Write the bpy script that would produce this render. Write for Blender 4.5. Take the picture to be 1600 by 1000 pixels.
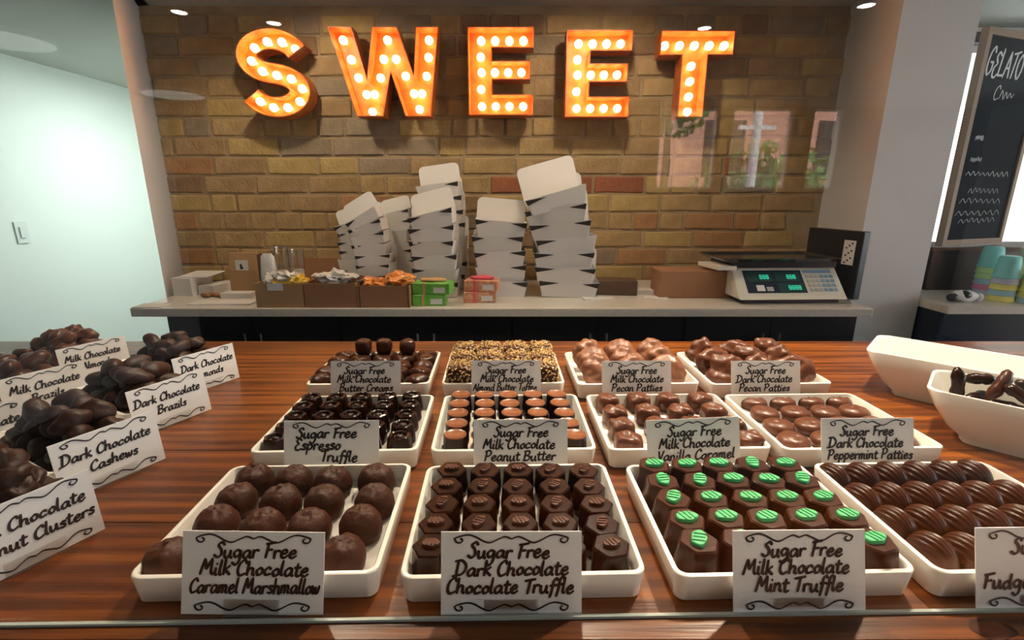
import bpy, bmesh, math, random
from mathutils import Vector, Matrix, noise
random.seed(7)
for o in list(bpy.data.objects): bpy.data.objects.remove(o, do_unlink=True)
sc = bpy.context.scene
COL = sc.collection
PI = math.pi

# ------------------------------------------------------------------ camera
FPX, TH, CH = 760.0, math.radians(14.57), 0.36      # focal length in px, pitch, height over the counter
cam_d = bpy.data.cameras.new('camera'); cam_d.sensor_width = 36; cam_d.lens = FPX/1600*36
cam_d.clip_start = 0.02; cam_d.clip_end = 200
cam = bpy.data.objects.new('camera', cam_d); COL.objects.link(cam)
cam.location = (0, 0, CH); cam.rotation_euler = (PI/2-TH, 0, 0)
sc.camera = cam

# ------------------------------------------------------------------ world, large lights, exposure
sc.view_settings.view_transform = 'Standard'; sc.view_settings.look = 'None'
sc.view_settings.gamma = 1; sc.view_settings.use_curve_mapping = False
sc.view_settings.exposure = 0.15
w = bpy.data.worlds.new('overcast_sky'); sc.world = w; w.use_nodes = True
bg = w.node_tree.nodes['Background']; bg.inputs['Color'].default_value = (0.90, 0.95, 1.0, 1); bg.inputs['Strength'].default_value = 6.0

sun_d = bpy.data.lights.new('street_sun', 'SUN'); sun_d.energy = 24; sun_d.angle = math.radians(.6); sun_d.color = (1, .95, .86)
sun = bpy.data.objects.new('street_sun', sun_d); COL.objects.link(sun); sun.rotation_euler = Vector((-.35, -.75, -.85)).to_track_quat('-Z', 'Y').to_euler()
def portal(name, loc, rot, sx, sy):
    d = bpy.data.lights.new(name, 'AREA'); d.shape = 'RECTANGLE'; d.size = sx; d.size_y = sy; d.cycles.is_portal = True
    o = bpy.data.objects.new(name, d); COL.objects.link(o); o.location = loc; o.rotation_euler = rot
portal('daylight_front', (2.36, -3.97, .76), (PI/2, 0, 0), 1.74, .72)
portal('daylight_back', (3.36, 2.60, .355), (-PI/2, 0, 0), 2.3, 1.4)
portal('added_daylight_right', (4.53, -.6, .3), (0, PI/2, 0), 1.4, 4.4)  # portal of the unseen side window added for soft light

# ------------------------------------------------------------------ layout maths
R_ = Vector((1, 0, 0)); F_ = Vector((0, math.cos(TH), -math.sin(TH))); U_ = Vector((0, math.sin(TH), math.cos(TH)))
C_ = Vector((0, 0, CH))
def ray(x, y): return R_*((x-800)/FPX) + U_*((500-y)/FPX) + F_
def onz(x, y, z): d = ray(x, y); return C_ + d*((z-CH)/d.z)
def ony(x, y, Y): d = ray(x, y); return C_ + d*(Y/d.y)

# ------------------------------------------------------------------ materials
def mat(name, col, rough=.5, metal=0, spec=.5, coat=0, col2=None, scale=20, bump=0, bscale=60, emit=None, estr=0, detail=4, stretch=None, sss=0, mixr=(.35, .65)):
    m = bpy.data.materials.new(name); m.use_nodes = True
    nt = m.node_tree; b = nt.nodes['Principled BSDF']
    b.inputs['Base Color'].default_value = (*col, 1); b.inputs['Roughness'].default_value = rough
    b.inputs['Metallic'].default_value = metal; b.inputs['Specular IOR Level'].default_value = spec
    b.inputs['Coat Weight'].default_value = coat; b.inputs['Coat Roughness'].default_value = .15
    if emit: b.inputs['Emission Color'].default_value = (*emit, 1); b.inputs['Emission Strength'].default_value = estr
    tc = nt.nodes.new('ShaderNodeTexCoord'); src = tc.outputs['Object']
    if stretch:
        mp = nt.nodes.new('ShaderNodeMapping'); mp.inputs['Scale'].default_value = stretch
        nt.links.new(src, mp.inputs['Vector']); src = mp.outputs['Vector']
    if col2:
        n = nt.nodes.new('ShaderNodeTexNoise'); n.inputs['Scale'].default_value = scale; n.inputs['Detail'].default_value = detail
        nt.links.new(src, n.inputs['Vector'])
        r = nt.nodes.new('ShaderNodeMapRange'); r.inputs['From Min'].default_value = mixr[0]; r.inputs['From Max'].default_value = mixr[1]
        nt.links.new(n.outputs['Fac'], r.inputs['Value'])
        mx = nt.nodes.new('ShaderNodeMix'); mx.data_type = 'RGBA'
        mx.inputs['A'].default_value = (*col, 1); mx.inputs['B'].default_value = (*col2, 1)
        nt.links.new(r.outputs['Result'], mx.inputs['Factor']); nt.links.new(mx.outputs['Result'], b.inputs['Base Color'])
    if bump:
        n2 = nt.nodes.new('ShaderNodeTexNoise'); n2.inputs['Scale'].default_value = bscale; n2.inputs['Detail'].default_value = 5
        nt.links.new(src, n2.inputs['Vector'])
        bp = nt.nodes.new('ShaderNodeBump'); bp.inputs['Strength'].default_value = bump; bp.inputs['Distance'].default_value = .01
        nt.links.new(n2.outputs['Fac'], bp.inputs['Height']); nt.links.new(bp.outputs['Normal'], b.inputs['Normal'])
    return m

def glass_mat(name, tint=(.97, .99, .98), extra=0.0):
    m = bpy.data.materials.new(name); m.use_nodes = True; nt = m.node_tree
    for n in list(nt.nodes): nt.nodes.remove(n)
    out = nt.nodes.new('ShaderNodeOutputMaterial'); mix = nt.nodes.new('ShaderNodeMixShader')
    tr = nt.nodes.new('ShaderNodeBsdfTransparent'); tr.inputs['Color'].default_value = (*tint, 1)
    gl = nt.nodes.new('ShaderNodeBsdfGlossy'); gl.inputs['Roughness'].default_value = 0.0
    fr = nt.nodes.new('ShaderNodeFresnel'); geo = nt.nodes.new('ShaderNodeNewGeometry'); mi = nt.nodes.new('ShaderNodeMapRange')
    mi.inputs['To Min'].default_value = 1.45; mi.inputs['To Max'].default_value = 1/1.45     # same reflectance on the way in and on the way out
    nt.links.new(geo.outputs['Backfacing'], mi.inputs['Value']); nt.links.new(mi.outputs['Result'], fr.inputs['IOR'])
    ad = nt.nodes.new('ShaderNodeMath'); ad.operation = 'ADD'; ad.inputs[1].default_value = extra
    nt.links.new(fr.outputs['Fac'], ad.inputs[0])
    nt.links.new(ad.outputs[0], mix.inputs['Fac']); nt.links.new(tr.outputs[0], mix.inputs[1]); nt.links.new(gl.outputs[0], mix.inputs[2])
    nt.links.new(mix.outputs[0], out.inputs['Surface'])
    return m

def wood_mat(name):
    m = bpy.data.materials.new(name); m.use_nodes = True; nt = m.node_tree; b = nt.nodes['Principled BSDF']
    tc = nt.nodes.new('ShaderNodeTexCoord'); oi = nt.nodes.new('ShaderNodeObjectInfo')
    off = nt.nodes.new('ShaderNodeVectorMath'); off.operation = 'MULTIPLY_ADD'
    off.inputs[1].default_value = (7, 3, 5)
    cmb = nt.nodes.new('ShaderNodeCombineXYZ')
    for i in range(3): nt.links.new(oi.outputs['Random'], cmb.inputs[i])
    nt.links.new(cmb.outputs[0], off.inputs[0]); nt.links.new(tc.outputs['Object'], off.inputs[2])
    def noi(scale, st, det, dist=0):
        mp = nt.nodes.new('ShaderNodeMapping'); mp.inputs['Scale'].default_value = st
        n = nt.nodes.new('ShaderNodeTexNoise'); n.inputs['Scale'].default_value = scale; n.inputs['Detail'].default_value = det; n.inputs['Distortion'].default_value = dist
        nt.links.new(off.outputs[0], mp.inputs['Vector']); nt.links.new(mp.outputs[0], n.inputs['Vector']); return n
    n1 = noi(6, (.45, 7, 7), 3, .6); n2 = noi(30, (.35, 10, 10), 4); n3 = noi(3, (1, 1.5, 1), 2)
    wv = nt.nodes.new('ShaderNodeTexWave'); wv.bands_direction = 'Y'; wv.inputs['Scale'].default_value = 14; wv.inputs['Distortion'].default_value = 5; wv.inputs['Detail'].default_value = 3; wv.inputs['Detail Scale'].default_value = 1.2
    mpw = nt.nodes.new('ShaderNodeMapping'); mpw.inputs['Scale'].default_value = (.12, 1, 1)
    nt.links.new(off.outputs[0], mpw.inputs['Vector']); nt.links.new(mpw.outputs[0], wv.inputs['Vector'])
    a = nt.nodes.new('ShaderNodeMath'); a.operation = 'MULTIPLY_ADD'; a.inputs[1].default_value = .22
    nt.links.new(wv.outputs['Fac'], a.inputs[0]); nt.links.new(n1.outputs['Fac'], a.inputs[2])
    a2 = nt.nodes.new('ShaderNodeMath'); a2.operation = 'MULTIPLY_ADD'; a2.inputs[1].default_value = .35
    nt.links.new(n2.outputs['Fac'], a2.inputs[0]); nt.links.new(a.outputs[0], a2.inputs[2])
    a3 = nt.nodes.new('ShaderNodeMath'); a3.operation = 'MULTIPLY_ADD'; a3.inputs[1].default_value = .35
    nt.links.new(n3.outputs['Fac'], a3.inputs[0]); nt.links.new(a2.outputs[0], a3.inputs[2])
    cr = nt.nodes.new('ShaderNodeValToRGB'); e = cr.color_ramp.elements
    e[0].position = .62; e[0].color = (.022, .0048, .0015, 1); e[1].position = 1.3; e[1].color = (.240, .068, .0085, 1)
    mr = nt.nodes.new('ShaderNodeMapRange'); mr.inputs['From Min'].default_value = .52; mr.inputs['From Max'].default_value = 1.22
    nt.links.new(a3.outputs[0], mr.inputs['Value']); e[0].position = .0; e[1].position = 1.0
    q = cr.color_ramp.elements.new(.5); q.color = (.088, .0215, .0033, 1)
    nt.links.new(mr.outputs['Result'], cr.inputs['Fac']); nt.links.new(cr.outputs['Color'], b.inputs['Base Color'])
    b.inputs['Roughness'].default_value = .32; b.inputs['Specular IOR Level'].default_value = .35; b.inputs['Coat Weight'].default_value = .12; b.inputs['Coat Roughness'].default_value = .18
    bp = nt.nodes.new('ShaderNodeBump'); bp.inputs['Strength'].default_value = .12; bp.inputs['Distance'].default_value = .004
    nt.links.new(n2.outputs['Fac'], bp.inputs['Height']); nt.links.new(bp.outputs['Normal'], b.inputs['Normal'])
    return m

M = {}
M['dark'] = mat('dark_chocolate', (.016, .0048, .0029), .24, spec=.20, coat=.0, col2=(.023, .0070, .0042), scale=60, bump=.02, bscale=120)
M['milk'] = mat('milk_chocolate', (.100, .029, .0115), .36, spec=.34, coat=.06, col2=(.12, .040, .018), scale=50, bump=.08, bscale=110)
M['mid'] = mat('medium_chocolate', (.042, .0115, .0052), .30, spec=.24, coat=.0, col2=(.052, .0148, .0068), scale=40, bump=.05, bscale=90)
M['pale_milk'] = mat('pale_milk_chocolate', (.17, .060, .027), .42, coat=.05, col2=(.22, .083, .038), scale=40, bump=.1, bscale=90)
M['highlit_milk'] = mat('highlit_milk_chocolate', (.20, .066, .026), .28, coat=.25)  # lighter colour holds the highlight on the flat peanut butter tops
M['choc_in'] = mat('soft_chocolate', (.03, .011, .007), .4)
M['nut'] = mat('chopped_almond', (.78, .57, .27), .7, col2=(.55, .34, .13), scale=70)
M['green'] = mat('green_mint_icing', (.035, .36, .12), .55, col2=(.05, .43, .16), scale=60, bump=.1)
M['dome'] = mat('matte_chocolate', (.052, .0150, .0066), .50, spec=.28, col2=(.062, .0195, .0098), scale=45, bump=.25, bscale=70)
M['nutdark'] = mat('matte_dark_chocolate', (.025, .0078, .0046), .46, spec=.28, col2=(.034, .011, .007), scale=50, bump=.15, bscale=80)
M['leafbrown'] = mat('embossed_chocolate', (.060, .0185, .0095), .4, spec=.25, col2=(.080, .026, .0135), scale=90, bump=.15)
M['porcelain'] = mat('white_porcelain', (.86, .83, .77), .22, spec=.5, coat=.3)
M['card'] = mat('white_card', (.86, .86, .86), .6, col2=(.83, .83, .83), scale=30)
M['ink'] = mat('black_brown_ink', (.018, .010, .010), .55)
M['clip'] = glass_mat('clear_plastic', (1, 1, 1), .02)
M['wood'] = wood_mat('stained_wood')
M['glass'] = glass_mat('sheet_glass', (.985, .995, .99), .0)
M['glass_edge'] = mat('green_glass_edge', (.42, .48, .45), .12, spec=.8, coat=.5)
M['white_wall'] = mat('pale_wall_paint', (.84, .87, .84), .6, bump=.02, bscale=200)
M['ceil'] = mat('ceiling_paint', (.50, .51, .47), .8)
M['grey_paint'] = mat('grey_plaster', (.66, .66, .66), .65, col2=(.70, .70, .70), scale=4, bump=.03, bscale=80)
M['floor'] = mat('dark_floor', (.05, .044, .04), .5, col2=(.07, .06, .052), scale=3)
M['mortar'] = mat('lime_mortar', (.42, .31, .18), .9, col2=(.32, .23, .13), scale=9, bump=.5, bscale=120)
M['quartz'] = mat('pale_quartz', (.62, .57, .50), .28, col2=(.68, .63, .56), scale=60, coat=.2)
M['black'] = mat('black_laminate', (.012, .012, .013), .35)
M['steel'] = mat('brushed_steel', (.5, .5, .5), .3, metal=1)
def brick(n, c, c2): M[n] = mat(n, c, .85, col2=c2, scale=14, bump=.55, bscale=75, spec=.2)
brick('buff_brick', (0.472, 0.325, 0.153), (0.354, 0.242, 0.112)); brick('yellow_brick', (0.507, 0.366, 0.153), (0.413, 0.289, 0.118)); brick('tan_brick', (0.425, 0.289, 0.147), (0.330, 0.218, 0.106))
brick('grey_brick', (0.342, 0.266, 0.177), (0.271, 0.206, 0.136)); brick('orange_brick', (0.448, 0.248, 0.112), (0.366, 0.195, 0.088)); brick('red_brick', (0.354, 0.130, 0.065), (0.283, 0.106, 0.053)); brick('brown_brick', (0.307, 0.195, 0.106), (0.248, 0.153, 0.083))
M['rust'] = mat('orange_rusted_metal', (.58, .15, .022), .5, metal=.0, spec=.5, col2=(.38, .08, .012), scale=26)
M['bulb'] = mat('lit_bulb', (1, .8, .5), .3, emit=(1.0, .56, .20), estr=17)
M['paper'] = mat('white_paper', (.74, .72, .69), .6)
M['boxwhite'] = mat('white_paperboard', (.76, .74, .71), .6, col2=(.72, .70, .67), scale=6)
M['gapdark'] = mat('dark_gap_shade', (.03, .024, .02), .7)  # dark colour standing for shade in the gaps of the box stacks
M['kraft'] = mat('kraft_board', (.46, .27, .13), .75, col2=(.39, .225, .105), scale=9, bump=.05)
M['kraft2'] = mat('brown_board', (.36, .175, .085), .7, col2=(.30, .145, .07), scale=8)
M['kraft3'] = mat('dark_brown_board', (.13, .07, .035), .7, col2=(.10, .055, .03), scale=8)
M['strip_brown'] = mat('dark_strip_board', (.10, .055, .03), .8)
M['foil'] = mat('cellophane', (.70, .68, .64), .22, spec=.8, coat=.4, col2=(.55, .52, .47), scale=25)
M['yellow'] = mat('yellow_wrapper', (.80, .50, .05), .35, coat=.3)
M['orange'] = mat('orange_wrapper', (.75, .22, .04), .3, coat=.4, col2=(.85, .35, .08), scale=25)
M['greenbox'] = mat('green_patterned_card', (.12, .42, .05), .5, col2=(.22, .55, .10), scale=70)
M['redbox'] = mat('red_patterned_card', (.55, .17, .10), .5, col2=(.72, .42, .25), scale=55)
M['pink'] = mat('pink_ribbon', (.72, .10, .14), .5)
M['raffia'] = mat('raffia_twine', (.62, .36, .16), .8)
M['label'] = mat('white_label', (.72, .72, .70), .6)
M['clear'] = glass_mat('thin_clear_plastic', (.94, .94, .93), .10)
M['scale_body'] = mat('cream_plastic', (.70, .66, .56), .4)
M['panel'] = mat('dark_blue_panel', (.015, .022, .04), .25)
M['lcd'] = mat('lcd_window', (.018, .055, .05), .2)
M['digits'] = mat('lit_green_digits', (.05, .9, .6), .5, emit=(.06, .95, .62), estr=.9)
M['key'] = mat('grey_keys', (.42, .42, .40), .5); M['keyb'] = mat('blue_strip', (.18, .32, .45), .5)
M['platter'] = mat('black_scale_platter', (.02, .02, .022), .2, coat=.4)
M['chalk'] = mat('black_chalkboard', (.008, .011, .016), .8, spec=.15, col2=(.018, .024, .032), scale=5)
M['frame'] = mat('pale_wood_frame', (.30, .21, .14), .6); M['chalkwhite'] = mat('white_chalk', (.68, .71, .73), .9)
M['darkwood'] = mat('dark_brown_case', (.03, .02, .018), .4)
M['winframe'] = mat('white_window_frame', (.75, .77, .78), .4); M['header'] = mat('dark_header', (.02, .018, .018), .5)
M['leaf'] = mat('green_leaf', (.05, .22, .06), .5, col2=(.09, .32, .09), scale=30)
M['pot'] = mat('clay_pot', (.35, .08, .06), .6)
M['pinkbrick'] = mat('pink_brick_facade', (.55, .27, .22), .8); M['asphalt'] = mat('asphalt', (.12, .12, .12), .9)
M['bark'] = mat('bark', (.10, .07, .05), .9); M['pole'] = mat('pale_pole', (.6, .62, .65), .6)
M['lamp'] = mat('lamp_glow', (1, .95, .85), .4, emit=(1, .90, .74), estr=45)
M['lampw'] = mat('flush_lamp_glow', (1, 1, .95), .4, emit=(.95, 1, .95), estr=1.6)
M['switch'] = mat('white_plastic', (.78, .80, .78), .35)
for n, c in dict(cup_teal=(.25, .72, .72), cup_yellow=(.85, .82, .22), cup_lilac=(.58, .62, .80), cup_pink=(.80, .25, .48), cup_blue=(.35, .62, .78), cup_cream=(.78, .80, .60), cup_green=(.55, .82, .40)).items():
    M[n] = mat(n, c, .5)

# ------------------------------------------------------------------ mesh builders
class MB:
    def __init__(s): s.v = []; s.f = []
    def add(s, vs, fs):
        k = len(s.v); s.v += [tuple(v) for v in vs]; s.f += [tuple(i+k for i in f) for f in fs]; return s
    def box(s, c, d, rz=0, rx=0):
        x, y, z = d[0]/2, d[1]/2, d[2]/2
        m = Matrix.Rotation(rz, 3, 'Z') @ Matrix.Rotation(rx, 3, 'X')
        vs = [Vector(c) + m @ Vector((a*x, b*y, e*z)) for a in (-1, 1) for b in (-1, 1) for e in (-1, 1)]
        return s.add(vs, [(0, 1, 3, 2), (4, 6, 7, 5), (0, 4, 5, 1), (2, 3, 7, 6), (0, 2, 6, 4), (1, 5, 7, 3)])
    def prism(s, poly, axis, a, b):      # poly in the plane of the other two axes
        def P(p, t): return {'x': (t, p[0], p[1]), 'y': (p[0], t, p[1]), 'z': (p[0], p[1], t)}[axis]
        n = len(poly); vs = [P(p, a) for p in poly] + [P(p, b) for p in poly]
        return s.add(vs, [tuple(range(n))[::-1], tuple(range(n, 2*n))] + [(i, (i+1) % n, n+(i+1) % n, n+i) for i in range(n)])
    def loft(s, rings, cap0=True, cap1=True):
        n = len(rings[0]); vs = [p for r in rings for p in r]; fs = []
        for j in range(len(rings)-1):
            for i in range(n): fs.append((j*n+i, j*n+(i+1) % n, (j+1)*n+(i+1) % n, (j+1)*n+i))
        if cap0: fs.append(tuple(range(n))[::-1])
        if cap1: fs.append(tuple(range((len(rings)-1)*n, len(rings)*n)))
        return s.add(vs, fs)
    def lathe(s, prof, n=20, mod=None, c=(0, 0, 0)):
        rings = [[(c[0]+r*math.cos(2*PI*i/n)*(mod(2*PI*i/n, j) if mod else 1), c[1]+r*math.sin(2*PI*i/n)*(mod(2*PI*i/n, j) if mod else 1), c[2]+z) for i in range(n)] for j, (r, z) in enumerate(prof)]
        return s.loft(rings)
    def tube(s, pts, r, n=8):
        pts = [Vector(p) for p in pts]; rings = []; up = Vector((.13, .31, .94))
        for i, p in enumerate(pts):
            t = (pts[min(i+1, len(pts)-1)] - pts[max(i-1, 0)]).normalized()
            a = t.cross(up)
            if a.length < .05: a = t.cross(Vector((1, 0, 0)))
            a.normalize(); b = t.cross(a); rr = r[i] if isinstance(r, (list, tuple)) else r
            rings.append([p + (a*math.cos(2*PI*k/n) + b*math.sin(2*PI*k/n))*rr for k in range(n)])
        return s.loft(rings)
    def mesh(s, name, m, smooth=False):
        me = bpy.data.meshes.new(name); me.from_pydata(s.v, [], s.f); me.validate(); 
        bm = bmesh.new(); bm.from_mesh(me); bmesh.ops.recalc_face_normals(bm, faces=bm.faces); bm.to_mesh(me); bm.free()
        if m: me.materials.append(M[m] if isinstance(m, str) else m)
        if smooth:
            me.polygons.foreach_set('use_smooth', [True]*len(me.polygons))
            if smooth is not True: me.set_sharp_from_angle(angle=math.radians(smooth))
        return me
    def build(s, name, m, parent=None, smooth=False, loc=None):
        return link(name, s.mesh(name, m, smooth), parent, loc)

def link(name, me, parent=None, loc=None, rot=None, scale=None):
    o = bpy.data.objects.new(name, me); COL.objects.link(o)
    if parent: o.parent = parent
    if loc is not None: o.location = loc
    if rot is not None: o.rotation_euler = rot
    if scale is not None: o.scale = scale
    return o
def tag(o, label=None, cat=None, group=None, kind=None):
    if label: o['label'] = label
    if cat: o['category'] = cat
    if group: o['group'] = group
    if kind: o['kind'] = kind
    return o
def thing(name, label, cat, loc, rz=0, group=None):
    o = bpy.data.objects.new(name, None); COL.objects.link(o); o.empty_display_size = .02
    o.location = loc; o.rotation_euler = (0, 0, rz); return tag(o, label, cat, group)
def struct(o): o['kind'] = 'structure'; return o
def bevel(me, wd, seg=2):
    bm = bmesh.new(); bm.from_mesh(me)
    bmesh.ops.bevel(bm, geom=list(bm.edges), offset=wd, segments=seg, affect='EDGES', profile=.6)
    bm.to_mesh(me); bm.free(); return me
def blob(name, m, rad, sub=3, amp=.1, freq=40, seed=0, boxy=None, flat=None):
    """lumpy closed body; boxy > 2 gives a superellipsoid, flat cuts the underside"""
    bm = bmesh.new(); bmesh.ops.create_icosphere(bm, subdivisions=sub, radius=1)
    off = Vector((seed*3.7, seed*1.3, -seed*2.1))
    for v in bm.verts:
        p = v.co.copy()
        if boxy: p = p / (sum(abs(c)**boxy for c in p)**(1/boxy))
        q = Vector((p.x*rad[0], p.y*rad[1], p.z*rad[2]))
        q += v.co*(noise.noise(q*freq+off)*amp*min(rad) + .4*noise.noise(q*freq*2.3+off)*amp*min(rad))
        if flat is not None: q.z = max(q.z, flat)
        v.co = q
    me = bpy.data.meshes.new(name); bm.to_mesh(me); bm.free(); me.materials.append(M[m])
    me.polygons.foreach_set('use_smooth', [True]*len(me.polygons)); return me
def rrect(w, d, r, n=5, z=0):
    pts = []
    for cx, cy, a0 in ((w/2-r, d/2-r, 0), (-w/2+r, d/2-r, PI/2), (-w/2+r, -d/2+r, PI), (w/2-r, -d/2+r, 1.5*PI)):
        for i in range(n+1):
            a = a0 + PI/2*i/n; pts.append((cx+r*math.cos(a), cy+r*math.sin(a), z))
    return pts
def spline(pts, k=6, closed=False):
    P = [Vector((p[0], p[1], 0)) for p in pts]; out = []
    if len(P) == 2: return [P[0].lerp(P[1], t) for t in (0, .12, .5, .88, 1)]
    for i in range(len(P)-1):
        p0 = P[i-1] if i else P[0]*2-P[1]; p1 = P[i]; p2 = P[i+1]; p3 = P[i+2] if i+2 < len(P) else P[-1]*2-P[-2]
        for j in range(k):
            t = j/k
            out.append(.5*((2*p1)+(p2-p0)*t+(2*p0-5*p1+4*p2-p3)*t*t+(3*p1-p0-3*p2+p3)*t**3))
    out.append(P[-1]); return out

# ------------------------------------------------------------------ brush lettering
G = {
 'a': (1.3, [[(1.0, .85), (.6, 1.0), (.15, .6), (.2, .1), (.55, .05), (.9, .5), (1.0, .95)], [(1.0, .95), (.95, .2), (1.2, .02)]]),
 'c': (1.1, [[(.95, .8), (.6, 1.0), (.15, .55), (.3, .05), (.95, .2)]]),
 'd': (1.35, [[(.95, .8), (.55, 1), (.12, .5), (.4, .0), (.9, .4)], [(1.1, 1.95), (.97, .8), (.98, .15), (1.2, .02)]]),
 'e': (1.12, [[(.15, .5), (.75, .6), (.8, .92), (.5, 1.0), (.15, .6), (.25, .1), (.6, 0), (1.02, .3)]]),
 'f': (.85, [[(1.05, 1.75), (.8, 2.0), (.5, 1.6), (.4, .5), (.2, -.5)], [(.1, 1), (.95, 1.08)]]),
 'g': (1.25, [[(.95, .85), (.5, 1.0), (.12, .55), (.4, .1), (.85, .45), (.98, .95)], [(.98, .95), (.92, -.3), (.5, -.9), (.0, -.6)]]),
 'h': (1.25, [[(.25, 2), (.12, 0)], [(.15, .5), (.5, 1.0), (.85, .85), (.85, .2), (1.1, .02)]]),
 'i': (.58, [[(.2, 1), (.15, .2), (.4, .02)], [(.24, 1.5), (.34, 1.6)]]),
 'k': (1.05, [[(.25, 2), (.12, 0)], [(.9, 1.15), (.22, .55)], [(.3, .6), (.95, .0)]]),
 'l': (.58, [[(.3, 2), (.15, .3), (.4, .02)]]),
 'm': (1.6, [[(.15, 1), (.1, 0)], [(.12, .6), (.45, 1), (.65, .8), (.62, 0)], [(.65, .6), (.95, 1), (1.2, .8), (1.15, .2), (1.4, .02)]]),
 'n': (1.2, [[(.15, 1), (.1, 0)], [(.12, .6), (.5, 1), (.8, .8), (.8, .2), (1.05, .02)]]),
 'o': (1.05, [[(.55, 1), (.15, .6), (.3, .05), (.8, .25), (.85, .8), (.5, 1)]]),
 'p': (1.2, [[(.2, 1.05), (.05, -.9)], [(.17, .7), (.55, 1.05), (.95, .7), (.7, .1), (.2, .1)]]),
 'r': (.9, [[(.15, 1), (.12, 0)], [(.14, .55), (.4, .95), (.85, .95)]]),
 's': (.95, [[(.85, .9), (.45, 1), (.25, .75), (.65, .45), (.6, .05), (.05, .1)]]),
 't': (.88, [[(.42, 1.65), (.3, .3), (.5, 0), (.85, .15)], [(.0, 1.1), (.85, 1.18)]]),
 'u': (1.25, [[(.15, 1), (.15, .3), (.4, 0), (.8, .4), (.9, 1)], [(.9, 1), (.88, .2), (1.15, .02)]]),
 'w': (1.4, [[(.1, 1), (.2, .1), (.45, .1), (.6, .8), (.7, .1), (1.0, .1), (1.2, 1)]]),
 'z': (1.0, [[(.1, .95), (.85, 1)], [(.85, 1), (.12, .05)], [(.12, .05), (.95, .05)]]),
 'A': (1.4, [[(.05, 0), (.75, 2)], [(.75, 2), (1.2, 0)], [(.3, .7), (1.1, .75)]]),
 'B': (1.4, [[(.3, 2), (.1, 0)], [(0, 1.85), (.8, 2), (1.1, 1.6), (.7, 1.1), (.25, 1.05)], [(.6, 1.1), (1.2, .7), (.8, .05), (-.1, 0)]]),
 'C': (1.3, [[(1.25, 1.55), (.95, 2), (.35, 1.5), (.15, .6), (.5, 0), (1.25, .3)]]),
 'D': (1.6, [[(.35, 1.9), (.2, .1)], [(-.1, 1.85), (.8, 1.95), (1.4, 1.2), (1.0, .2), (-.3, -.15)]]),
 'E': (1.2, [[(1.15, 1.75), (.65, 2), (.3, 1.6), (.7, 1.1)], [(.7, 1.1), (.15, .7), (.2, .1), (.7, 0), (1.15, .3)]]),
 'F': (1.15, [[(.4, 1.9), (.15, 0)], [(.05, 1.8), (.6, 1.88), (1.3, 2.05)], [(.2, 1), (.95, 1.1)]]),
 'G': (1.45, [[(1.2, 1.6), (.9, 2), (.3, 1.5), (.15, .6), (.5, 0), (1.1, .3), (1.2, .9)], [(1.3, .9), (.7, .9)]]),
 'L': (1.2, [[(.3, 2), (.15, .05)], [(.15, .05), (1.1, .1)]]),
 'M': (1.8, [[(.0, 0), (.2, 1), (.45, 2)], [(.45, 2), (.75, .7)], [(.75, .7), (1.4, 2.05)], [(1.4, 2.05), (1.4, .4), (1.65, .02)]]),
 'O': (1.4, [[(.7, 2), (.2, 1.4), (.2, .5), (.7, 0), (1.2, .6), (1.2, 1.5), (.7, 2)]]),
 'P': (1.3, [[(.35, 1.9), (.1, 0)], [(.0, 1.8), (.8, 2.0), (1.2, 1.5), (.8, .95), (.25, .95)]]),
 'S': (1.15, [[(1.15, 1.65), (.8, 2), (.35, 1.6), (.75, 1.05), (.85, .4), (.4, 0), (-.1, .3)]]),
 'T': (1.15, [[(-.05, 1.8), (.5, 1.88), (1.35, 2.05)], [(.7, 1.9), (.45, 0)]]),
 'V': (1.2, [[(.15, 2), (.45, 0)], [(.45, 0), (1.15, 2.05)]]),
 'W': (1.8, [[(.15, 2), (.4, 0)], [(.4, 0), (.9, 1.6)], [(.9, 1.6), (1.15, 0)], [(1.15, 0), (1.8, 2.05)]]),
 ' ': (.75, [])}
def ribbon(mb, pts, t, y, nib=math.radians(35), taper=True):
    n = len(pts); vs = []
    for i, p in enumerate(pts):
        d = pts[min(i+1, n-1)] - pts[max(i-1, 0)]
        if d.length < 1e-9: d = Vector((1, 0, 0))
        d.normalize(); a = math.atan2(d.y, d.x)
        hw = t*(.62+.38*abs(math.sin(a-nib)))
        if taper and i in (0, n-1): hw *= .7
        q = Vector((-d.y, d.x, 0))*hw
        e = d*(t*.4) if i == n-1 else (d*(-t*.4) if i == 0 else Vector((0, 0, 0)))
        vs += [(p.x+e.x+q.x, y, p.y+e.y+q.y), (p.x+e.x-q.x, y, p.y+e.y-q.y)]
    mb.add(vs, [(2*i, 2*i+1, 2*i+3, 2*i+2) for i in range(n-1)])
def width(txt): return sum(G[c][0] for c in txt)
def write(mb, txt, cx, base, unit, maxw, t, y, rnd, align=0, sx=1.0):
    W = width(txt); ux = min(unit*sx, maxw/max(W, .1)); t = t*(.45+.55*min(1, ux/unit)); x = cx - (W*ux/2 if align == 0 else 0)
    for ch in txt:
        adv, strokes = G[ch]; dy = rnd.uniform(-.08, .08); ks = rnd.uniform(.94, 1.06)
        for s in strokes:
            pts = [Vector((x + (px*ux) + (py*unit*ks)*.12, base + (py*ks+dy)*unit, 0)) for px, py in s]
            ribbon(mb, spline([(p.x, p.y) for p in pts], 5), t, y)
        x += adv*ux
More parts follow.
